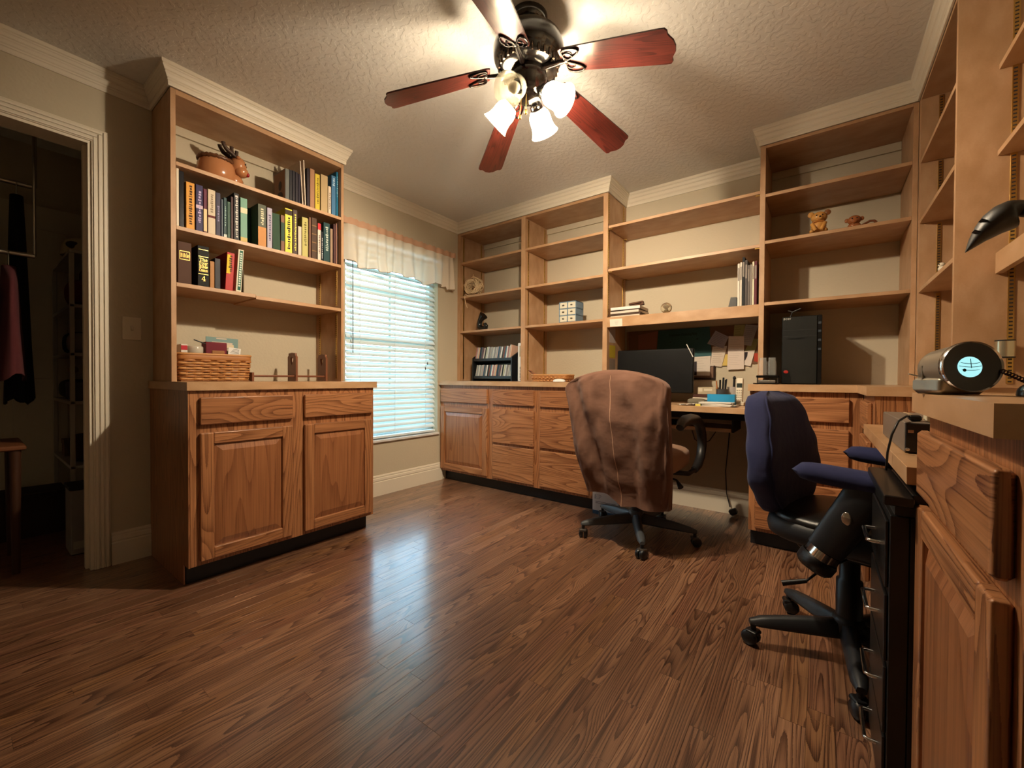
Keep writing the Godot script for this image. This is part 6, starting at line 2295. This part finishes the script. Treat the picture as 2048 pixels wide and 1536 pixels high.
func build_right_things() -> void:
	# small white figure on the corner shelf
	var t := thing("owl_figurine", "tiny white owl-like figurine on the lowest corner shelf at right", "figurine", Vector3(3.212, 1.3865, 0.8))
	var b := Vector3(3.212, 1.3868, 0.8)
	var g := G.new()
	g.ell(b + Vector3(0, 0.014, 0), Vector3(0.014, 0.014, 0.018), 14)
	g.ell(b + Vector3(-0.003, 0.03, 0.006), Vector3(0.011, 0.01, 0.011), 12)
	part(t, "body", g, hue("#d8cdb8", 0.25))
	g = G.new()
	for s in [-1.0, 1.0]:
		g.ell(b + Vector3(-0.012, 0.032, 0.007 + s * 0.006), Vector3(0.002, 0.003, 0.003), 8)
	part(t, "eyes", g, M.black)
	# black drawer unit under the low desk
	t = thing("drawer_unit", "black narrow drawer unit with wire pulls under the low desk", "drawers", Vector3(3.1, 0, 1.93))
	var blk := mat("#0b0a0a", 0.35)
	g = G.new()
	g.span(Vector3(2.932, 0.012, 1.805), Vector3(2.962, 0.66, 2.089), 0.002)
	g.span(Vector3(2.962, 0.012, 1.805), Vector3(3.36, 0.66, 2.089), 0.002)
	part(t, "case", g, blk)
	g = G.new()
	g.span(Vector3(2.917, 0.69, 1.795), Vector3(2.9625, 0.71, 2.135), 0.003)
	g.span(Vector3(2.9625, 0.69, 1.795), Vector3(3.38, 0.71, 2.098), 0.003)
	part(t, "top", g, mat("#121111", 0.3))
	g = G.new()
	g.span(Vector3(2.94, 0.66, 1.81), Vector3(3.35, 0.69, 2.08))
	part(t, "top_recess", g, M.dull)
	for y in [0.575, 0.42, 0.268, 0.12]:
		g = G.new()
		g.span(Vector3(2.9255, y - 0.07, 1.812), Vector3(2.9315, y + 0.07, 2.08), 0.002)
		var d := part(t, "drawer", g, mat("#110f0e", 0.3))
		g = G.new()
		var pts := [Vector3(2.926, y, 1.888), Vector3(2.91, y, 1.888), Vector3(2.904, y, 1.894), Vector3(2.904, y, 1.994), Vector3(2.91, y, 2.0), Vector3(2.926, y, 2.0)]
		g.tube(pts, 0.0042, 8)
		part(d, "pull", g, M.chrome, "bright wire pull")
	for p in [[2.96, 1.83], [2.96, 2.06], [3.33, 1.83], [3.33, 2.06]]:
		g = G.new()
		g.lathe([Vector2(0.015, 0.012), Vector2(0.012, 0.0005), Vector2(0, 0.0005)], 10, Vector3(p[0], 0, p[1]))
		part(t, "foot", g, blk)
	# receiver box on the low desk
	t = thing("receiver", "brown-grey metal receiver box on the low desk", "receiver", Vector3(3.1, 0.7665, 1.69))
	g = G.new()
	g.span(Vector3(2.974, 0.767, 1.485), Vector3(3.23, 0.84, 1.893), 0.003)
	part(t, "case", g, mat("#75685c", 0.45))
	g = G.new()
	g.span(Vector3(2.976, 0.769, 1.893), Vector3(3.228, 0.838, 1.898), 0.002)
	part(t, "black_end", g, M.black)
	g = G.new()
	for x in [2.98, 3.0]:
		g.ell(Vector3(x, 0.776, 1.899), Vector3(0.005, 0.004, 0.002), 8)
	g.span(Vector3(2.98, 0.815, 1.898), Vector3(2.99, 0.822, 1.9))
	part(t, "screws", g, M.chrome)
	g = G.new()
	g.span(Vector3(3.02, 0.84, 1.49), Vector3(3.026, 0.8412, 1.89))
	part(t, "lid_seam", g, hue("#b89c78"))
	t = thing("plug_adapter", "white plug and black charger lying on the receiver box", "adapter", Vector3(3.0, 0.8412, 1.86))
	g = G.new()
	g.span(Vector3(2.985, 0.8414, 1.845), Vector3(3.008, 0.855, 1.875), 0.004)
	part(t, "charger", g, M.black)
	g = G.new()
	g.span(Vector3(3.012, 0.8414, 1.85), Vector3(3.04, 0.862, 1.88), 0.004)
	part(t, "plug", g, hue("#d8ccb0", 0.4))
	g = G.new()
	g.tube([Vector3(2.99, 0.85, 1.86), Vector3(2.98, 0.853, 1.88), Vector3(2.962, 0.842, 1.91), Vector3(2.95, 0.81, 1.92), Vector3(2.944, 0.766, 1.91), Vector3(2.943, 0.722, 1.90)], 0.0025, 7)
	part(t, "cord", g, M.black)
	g = G.new()
	g.span(Vector3(2.985, 0.7662, 1.36), Vector3(3.02, 0.7668, 1.47))
	single("paper_slip", "white paper slip on the low desk beside the receiver box", "paper", g, hue("#e0d6c4", 0.85))
	# silver clock radio; its round front disc has emission put into its colour
	var n := Vector3(0.42, 0.06, 0.9).normalized()
	var c := Vector3(3.0085, 0.9605, 2.255)
	t = thing("clock_radio", "silver rounded radio with a glowing round disc on the right front worktop", "radio", Vector3(c.x, 0.9145, c.z - 0.04))
	var side := Vector3.UP.cross(n).normalized()
	var up := n.cross(side)
	var X := Transform3D(Basis(side, up, n), c)
	var silver := mat("#a39a8a", 0.3, 0.7)
	g = G.new()
	var rows := []
	for i in 11:
		var f := i / 10.0
		var k := lerpf(1.0, 0.82, f) * sqrt(maxf(0.0, 1.0 - pow(maxf(0.0, f - 0.7) / 0.3, 2.0) * 0.9))
		var row := []
		for q in 28:
			var a := TAU * q / 28.0
			var p := X * Vector3(cos(a) * 0.039 * k, sin(a) * 0.04 * k, -0.006 - f * 0.075)
			p.y = maxf(p.y, 0.9165)
			row.append(p)
		rows.append(row)
	g.grid(rows, true, X * Vector3(0, 0, -0.04))
	var e: Array = rows[10]
	for q in range(1, 27):
		g.tri(e[0], e[q], e[q + 1], -n, -n, -n)
	part(t, "housing", g, silver)
	g = G.new()
	g.x = Transform3D(Basis(side.slide(Vector3.UP).normalized(), Vector3.UP, side.slide(Vector3.UP).normalized().cross(Vector3.UP)), Vector3(c.x - n.x * 0.04, 0.9148, c.z - n.z * 0.04))
	g.span(Vector3(-0.038, 0, -0.034), Vector3(0.03, 0.03, 0.034), 0.008)
	part(t, "foot_block", g, silver)
	g = G.new()
	g.x = X * Transform3D(Basis(Vector3(1, 0, 0), PI * 0.5), Vector3.ZERO)
	g.lathe([Vector2(0.0385, -0.008), Vector2(0.0412, -0.006), Vector2(0.042, 0.0), Vector2(0.0408, 0.004), Vector2(0.039, 0.002)], 44)
	part(t, "chrome_ring", g, M.chrome)
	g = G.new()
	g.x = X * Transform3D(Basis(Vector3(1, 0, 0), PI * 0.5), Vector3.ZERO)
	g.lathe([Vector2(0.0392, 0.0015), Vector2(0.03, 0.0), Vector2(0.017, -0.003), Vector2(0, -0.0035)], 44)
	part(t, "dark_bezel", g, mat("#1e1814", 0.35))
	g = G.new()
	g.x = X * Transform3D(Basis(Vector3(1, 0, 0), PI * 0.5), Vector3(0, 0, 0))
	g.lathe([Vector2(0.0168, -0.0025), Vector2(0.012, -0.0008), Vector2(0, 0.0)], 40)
	var glow_mat := mat("#9fc8cc", 0.15)  # pale blue glow put into the disc's own colour
	glow_mat.emission_enabled = true
	glow_mat.emission = Color(0.62, 0.9, 0.92)
	glow_mat.emission_energy_multiplier = 0.75
	var dl := part(t, "glow_disc", g, glow_mat, "pale blue disc with glow in its colour")
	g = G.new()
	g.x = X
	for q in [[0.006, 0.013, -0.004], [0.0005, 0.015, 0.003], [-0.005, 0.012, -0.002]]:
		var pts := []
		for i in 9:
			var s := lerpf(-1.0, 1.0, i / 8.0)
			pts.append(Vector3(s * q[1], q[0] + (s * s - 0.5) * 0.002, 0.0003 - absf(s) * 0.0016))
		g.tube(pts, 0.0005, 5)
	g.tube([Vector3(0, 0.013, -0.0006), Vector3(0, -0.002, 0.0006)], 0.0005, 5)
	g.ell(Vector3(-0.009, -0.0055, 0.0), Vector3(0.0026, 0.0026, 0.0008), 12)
	part(dl, "disc_lines", g, hue("#24424a"))  # dark lines and dot drawn over the glowing disc
	g = G.new()
	g.tube([X * Vector3(-0.036, -0.012, -0.055), X * Vector3(-0.055, -0.008, -0.05)], 0.0012, 5)
	g.tube([X * Vector3(-0.034, 0.006, -0.05), X * Vector3(-0.034, -0.034, -0.05)], 0.0018, 5)
	part(t, "side_trim", g, M.steel)
	# handset with a coiled cord
	t = thing("handset", "black telephone handset with a coiled cord beside the clock radio", "phone", Vector3(3.09, 0.9145, 2.3))
	g = G.new()
	rows = rounded(Vector3(3.083, 0.917, 2.29), Vector3(0.035, 0.022, 0.024), 2.4, 26, 12)
	for r in rows:
		for i in r.size():
			r[i].y = maxf(r[i].y, 0.915)
	g.grid(rows, true, Vector3(3.083, 0.919, 2.29))
	g.tube([Vector3(3.09, 0.928, 2.28), Vector3(3.14, 0.932, 2.27), Vector3(3.2, 0.926, 2.27)], [0.012, 0.012, 0.014], 10)
	part(t, "shell", g, mat("#26221e", 0.3))
	g = G.new()
	for q in 6:
		var a := q * 0.55 - 1.4
		g.ell(Vector3(3.083 + sin(a) * 0.02, 0.928 - absf(a) * 0.003, 2.313 - absf(sin(a)) * 0.006), Vector3(0.0042, 0.003, 0.003), 8)
	part(t, "speaker_holes", g, M.black)
	g = G.new()
	var coil := []
	for q in 90:
		var f := q / 89.0
		var p := Vector3(3.04, 0.958, 2.235).lerp(Vector3(3.068, 0.934, 2.27), f)
		coil.append(p + Vector3(cos(f * 70.0) * 0.003, sin(f * 70.0) * 0.003, 0))
	g.tube(coil, 0.0011, 5)
	part(t, "coiled_cord", g, hue("#3a1a14", 0.4))
	# small silver cylinder clipped to the shelf standard
	t = thing("clip_speaker", "small silver cylinder with black ends clipped to the shelf standard", "speaker", Vector3(3.31, 1.005, 1.13))
	g = G.new()
	g.lathe([Vector2(0.023, 1.02), Vector2(0.023, 1.072)], 24, Vector3(3.308, 0, 1.135))
	part(t, "barrel", g, mat("#c4b89c", 0.25, 0.8))
	for y in [1.016, 1.072]:
		g = G.new()
		g.lathe([Vector2(0, y), Vector2(0.0235, y), Vector2(0.0235, y + 0.004), Vector2(0, y + 0.004)], 24, Vector3(3.308, 0, 1.135))
		part(t, "end_cap", g, M.black)
	g = G.new()
	g.span(Vector3(3.302, 1.03, 1.1047), Vector3(3.314, 1.06, 1.115), 0.002)
	part(t, "clip", g, M.black)
	# black desk lamp whose head reaches in from the right
	t = thing("desk_lamp", "black desk lamp with a slotted curved visor head over the right front worktop", "lamp", Vector3(3.3, 0.9145, 2.38))
	var lb := mat("#15130f", 0.4)
	g = G.new()
	g.lathe([Vector2(0, 0.915), Vector2(0.075, 0.915), Vector2(0.075, 0.925), Vector2(0.06, 0.935), Vector2(0.015, 0.94), Vector2(0, 0.94)], 28, Vector3(3.3, 0, 2.38))
	part(t, "base", g, lb)
	g = G.new()
	g.tube([Vector3(3.3, 0.935, 2.38), Vector3(3.28, 1.05, 2.36), Vector3(3.2, 1.16, 2.33), Vector3(3.1, 1.2, 2.305), Vector3(3.05, 1.193, 2.3)], 0.008, 8)
	part(t, "arm", g, lb)
	g = G.new()
	rows = []
	var spine := [[2.9905, 1.137, 0.002, 0.0008], [2.9955, 1.156, 0.016, 0.0095], [3.002, 1.173, 0.025, 0.0165], [3.010, 1.187, 0.03, 0.0205], [3.020, 1.197, 0.031, 0.021], [3.031, 1.202, 0.028, 0.0175], [3.042, 1.202, 0.02, 0.012], [3.052, 1.2, 0.012, 0.009]]
	for i in spine.size():
		var s: Array = spine[i]
		var a: Array = spine[maxi(i - 1, 0)]
		var z: Array = spine[mini(i + 1, spine.size() - 1)]
		var d := Vector2(z[0] - a[0], z[1] - a[1]).normalized()
		var nn := Vector2(-d.y, d.x)
		var row := []
		for q in 20:
			var an := TAU * q / 20.0
			var off: float = sin(an) * s[3]
			off -= s[3] * 0.9
			row.append(Vector3(s[0] + nn.x * off, s[1] + nn.y * off, 2.3 + cos(an) * s[2]))
		rows.append(row)
	g.grid(rows, true, Vector3(3.02, 1.176, 2.3))
	var hd := part(t, "visor", g, mat("#2a251f", 0.45))
	g = G.new()
	for p in [[3.0025, 1.178, 0.9], [2.9955, 1.163, 1.0]]:
		g.x = Transform3D(Basis(Vector3(0, 0, 1), -0.55), Vector3(p[0] + 0.003, p[1] - 0.002, 2.318))
		g.box(Vector3.ZERO, Vector3(0.0085, 0.0016, 0.014), 0.0004)
	part(hd, "slots", g, M.black)
	g = G.new()
	g.ell(Vector3(3.052, 1.19, 2.3), Vector3(0.012, 0.012, 0.016), 14)
	part(t, "joint", g, lb)

func hanging(label: String, cat: String, called: String, c: Vector3, w: float, top: float, bot: float, col: String, ph: float) -> void:
	# a garment on a hanger, seen from its broad side; it hangs from the rod
	var t := thing(called, label, cat, Vector3(c.x, bot, c.z), "clothes hanging in the closet")
	var g := G.new()
	var rows := []
	for i in 13:
		var f := i / 12.0
		var y := lerpf(top, bot, f)
		var sw := w * (lerpf(0.25, 1.0, smoothstep(0.0, 0.16, f)) + 0.12 * f)
		var row := []
		for q in 26:
			var a := TAU * q / 26.0
			var fold := 0.012 * sin(a * 5.0 + ph + f * 2.0) * f
			row.append(Vector3(c.x + cos(a) * sw, y + 0.02 * sin(a * 3.0 + ph) * f, c.z + sin(a) * (0.05 + fold) * lerpf(0.5, 1.0, f)))
		rows.append(row)
	g.grid(rows, true, Vector3(c.x, (top + bot) * 0.5, c.z))
	var m := mat(col, 0.95)
	m.cull_mode = BaseMaterial3D.CULL_DISABLED
	part(t, "garment", g, m)
	g = G.new()
	g.tube([Vector3(c.x, top - 0.01, c.z), Vector3(c.x, top + 0.05, c.z), Vector3(c.x + 0.02, top + 0.075, c.z), Vector3(c.x + 0.025, top + 0.06, c.z)], 0.003, 6)
	part(t, "hanger_hook", g, M.steel)

func build_closet() -> void:
	# white panel door standing at the back of the closet
	var g := G.new()
	var x := -1.259
	g.span(Vector3(x, 0.01, 2.72), Vector3(x + 0.035, 2.03, 3.46), 0.002)
	var d := struct("door_1", g, mat("#d2c8b4", 0.6))
	for r in [[2.8, 3.04, 1.05, 1.88], [3.14, 3.38, 1.05, 1.88], [2.8, 3.04, 0.2, 0.92], [3.14, 3.38, 0.2, 0.92]]:
		g = G.new()
		g.span(Vector3(x + 0.035, r[2], r[0]), Vector3(x + 0.043, r[3], r[1]), 0.007)
		part(d, "door_panel", g, mat("#d2c8b4", 0.6))
	g = G.new()
	g.ell(Vector3(x + 0.075, 0.98, 2.78), Vector3(0.025, 0.025, 0.025), 12)
	part(d, "door_knob", g, M.brass)
	# hanging rod and clothes at the left
	for r in [["upper metal hanging rod in the dark closet", -0.75, 2.0, 2.97, 0.014], ["lower metal hanging rod in the dark closet", -0.42, 1.55, 3.0, 0.012]]:
		g = G.new()
		g.tube([Vector3(r[1], r[2], r[3]), Vector3(r[1], r[2], 3.9495)], r[4], 10)
		g.tube([Vector3(r[1], r[2], r[3]), Vector3(r[1], CEIL - 0.0005, r[3])], 0.006, 8)
		single("closet_rod", r[0], "rod", g, M.steel)
	for r in [["black long coat nearest the white door in the closet", "coat", "coat", 3.04, 0.8, "#0e1018", 0.4, -0.75, 1.93], ["dark navy jacket hanging behind the black coat", "jacket", "jacket", 3.17, 1.05, "#10182a", 1.7, -0.75, 1.93], ["charcoal trousers hanging at the far left of the closet", "trousers", "trousers", 3.30, 0.7, "#16161a", 3.3, -0.75, 1.93], ["grey-black long dress beyond the charcoal trousers", "dress", "dress", 3.43, 0.6, "#121214", 4.3, -0.75, 1.93], ["maroon sweater hanging on the lower closet rod", "sweater", "sweater", 3.085, 0.93, "#4a181c", 2.6, -0.42, 1.48], ["dark blue shirt behind the maroon sweater", "shirt", "shirt", 3.22, 0.9, "#0e1420", 0.9, -0.42, 1.48]]:
		hanging(r[0], r[1], r[2], Vector3(r[7], 0, r[3]), 0.17 if r[7] > -0.5 else 0.15, r[8], r[4], r[5], r[6])
	g = G.new()
	# shelf unit on the right side
	var t := thing("closet_shelves", "white shelf unit at the right side of the closet", "shelf", Vector3(-0.85, 0, 2.62))
	for y in [0.42, 0.78, 1.05, 1.32, 1.62]:
		g = G.new()
		g.span(Vector3(-1.2, y, 2.475), Vector3(-0.5, y + 0.018, 2.87), 0.002)
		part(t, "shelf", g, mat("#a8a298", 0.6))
	for p in [[-1.19, 2.49], [-1.19, 2.86], [-0.51, 2.49], [-0.51, 2.86]]:
		g = G.new()
		g.span(Vector3(p[0] - 0.01, 0.0005, p[1] - 0.01), Vector3(p[0] + 0.01, 1.6195, p[1] + 0.01), 0.002)
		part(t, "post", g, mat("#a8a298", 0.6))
	# caps, bags and boxes on it
	t = thing("baseball_cap", "pale cap with a dark emblem on the closet's top shelf", "cap", Vector3(-0.7, 1.6385, 2.8))
	g = G.new()
	g.lathe([Vector2(0.085, 0.0), Vector2(0.083, 0.05), Vector2(0.065, 0.09), Vector2(0.03, 0.108), Vector2(0, 0.11)], 22, Vector3(-0.7, 1.6385, 2.8))
	part(t, "crown", g, hue("#b8ac8e", 0.9))
	g = G.new()
	var bp := PackedVector2Array()
	for i in 11:
		var a := lerpf(-1.2, 1.2, i / 10.0)
		bp.append(Vector2(sin(a) * 0.08, cos(a) * 0.13))
	bp.append(Vector2(0.06, 0.02))
	bp.append(Vector2(-0.06, 0.02))
	g.x = Transform3D(Basis(Vector3(0, 0, 1), Vector3(1, 0, 0), Vector3(0, 1, 0)), Vector3(-0.7, 1.6395, 2.8))
	g.prism(bp, 0.0, 0.004)
	part(t, "brim", g, hue("#a89c80", 0.9))
	g = G.new()
	g.ell(Vector3(-0.63, 1.69, 2.84), Vector3(0.006, 0.022, 0.03), 12)
	part(t, "emblem", g, hue("#3a342c"))
	t = thing("red_bag", "dark red cloth bag on the closet shelf under the cap", "bag", Vector3(-0.68, 1.339, 2.8))
	g = G.new()
	soft(g, Vector3(-0.68, 1.4205, 2.8), Vector3(0.1, 0.08, 0.07), 2.6, 22, 12)
	part(t, "bag", g, hue("#6a1a18", 0.9))
	g = G.new()
	g.tube([Vector3(-0.72, 1.49, 2.8), Vector3(-0.71, 1.54, 2.8), Vector3(-0.66, 1.55, 2.8), Vector3(-0.64, 1.49, 2.8)], 0.008, 6)
	part(t, "handle", g, hue("#4a1210", 0.9))
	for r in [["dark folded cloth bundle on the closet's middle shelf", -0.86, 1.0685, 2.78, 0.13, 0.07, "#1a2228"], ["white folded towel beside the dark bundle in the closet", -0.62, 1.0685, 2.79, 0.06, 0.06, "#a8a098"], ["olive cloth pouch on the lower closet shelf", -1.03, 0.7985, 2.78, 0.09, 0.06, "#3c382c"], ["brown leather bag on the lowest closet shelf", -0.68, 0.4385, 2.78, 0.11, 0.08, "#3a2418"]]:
		g = G.new()
		soft(g, Vector3(r[1], r[2] + r[5], r[3]), Vector3(r[4], r[5], 0.08), 3.2, 22, 10)
		single("bundle", r[0], "bundle", g, hue(r[6], 0.95), "bundles on the closet shelves")
	for r in [["grey photo box with a pale label on the closet shelf", -0.62, 0.7985, 2.73, "#5c5450"], ["lavender shoe box on the lower closet shelf", -0.8, 0.7985, 2.73, "#6a6070"], ["tan shoe box on the lowest closet shelf", -0.98, 0.4385, 2.73, "#6a5640"]]:
		t = thing("shoe_box", r[0], "box", Vector3(r[1], r[2], r[3]), "boxes on the closet shelves")
		g = G.new()
		g.span(Vector3(r[1] - 0.05, r[2] + 0.0005, r[3] - 0.14), Vector3(r[1] + 0.05, r[2] + 0.08, r[3] + 0.12), 0.002)
		part(t, "box", g, hue(r[4], 0.8))
		g = G.new()
		g.span(Vector3(r[1] - 0.053, r[2] + 0.075, r[3] - 0.143), Vector3(r[1] + 0.053, r[2] + 0.105, r[3] + 0.123), 0.002)
		part(t, "lid", g, hue(r[4], 0.7))
	t = thing("storage_carton", "brown carton on the closet floor by the white door", "box", Vector3(-1.0, 0, 3.0))
	g = G.new()
	g.span(Vector3(-1.18, 0.0005, 2.84), Vector3(-0.85, 0.24, 3.12), 0.002)
	part(t, "carton", g, hue("#3a2c22", 0.9))
	g = G.new()
	g.x = Transform3D(Basis(Vector3(0, 0, 1), 0.3), Vector3(-0.85, 0.24, 2.98))
	g.span(Vector3(0.0, -0.002, -0.135), Vector3(0.1, 0.002, 0.135))
	part(t, "flap", g, hue("#463628", 0.9))
	t = thing("white_bin", "white bin with a pale label on the closet floor by the jamb", "bin", Vector3(-0.42, 0, 2.79))
	g = G.new()
	g.span(Vector3(-0.47, 0.0005, 2.66), Vector3(-0.3, 0.34, 2.895), 0.006)
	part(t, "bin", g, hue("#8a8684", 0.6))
	g = G.new()
	g.span(Vector3(-0.475, 0.34, 2.655), Vector3(-0.295, 0.36, 2.9), 0.004)
	part(t, "bin_lid", g, hue("#2a2624", 0.6))
	g = G.new()
	g.span(Vector3(-0.3, 0.03, 2.84), Vector3(-0.2992, 0.07, 2.885))
	part(t, "bin_label", g, hue("#a8a49c"))
	t = thing("side_table", "small round-edged wooden table in the dark closet at left", "table", Vector3(-0.4, 0, 3.22))
	g = G.new()
	g.span(Vector3(-0.6, 0.585, 3.045), Vector3(-0.2, 0.61, 3.5), 0.008)
	part(t, "table_top", g, hue("#6a4026", 0.45))
	for p in [[-0.57, 3.08], [-0.57, 3.46], [-0.23, 3.08], [-0.23, 3.46]]:
		g = G.new()
		g.tube([Vector3(p[0], 0.0005, p[1]), Vector3(p[0], 0.585, p[1])], [0.014, 0.02], 10)
		part(t, "leg", g, hue("#3a2214", 0.5))
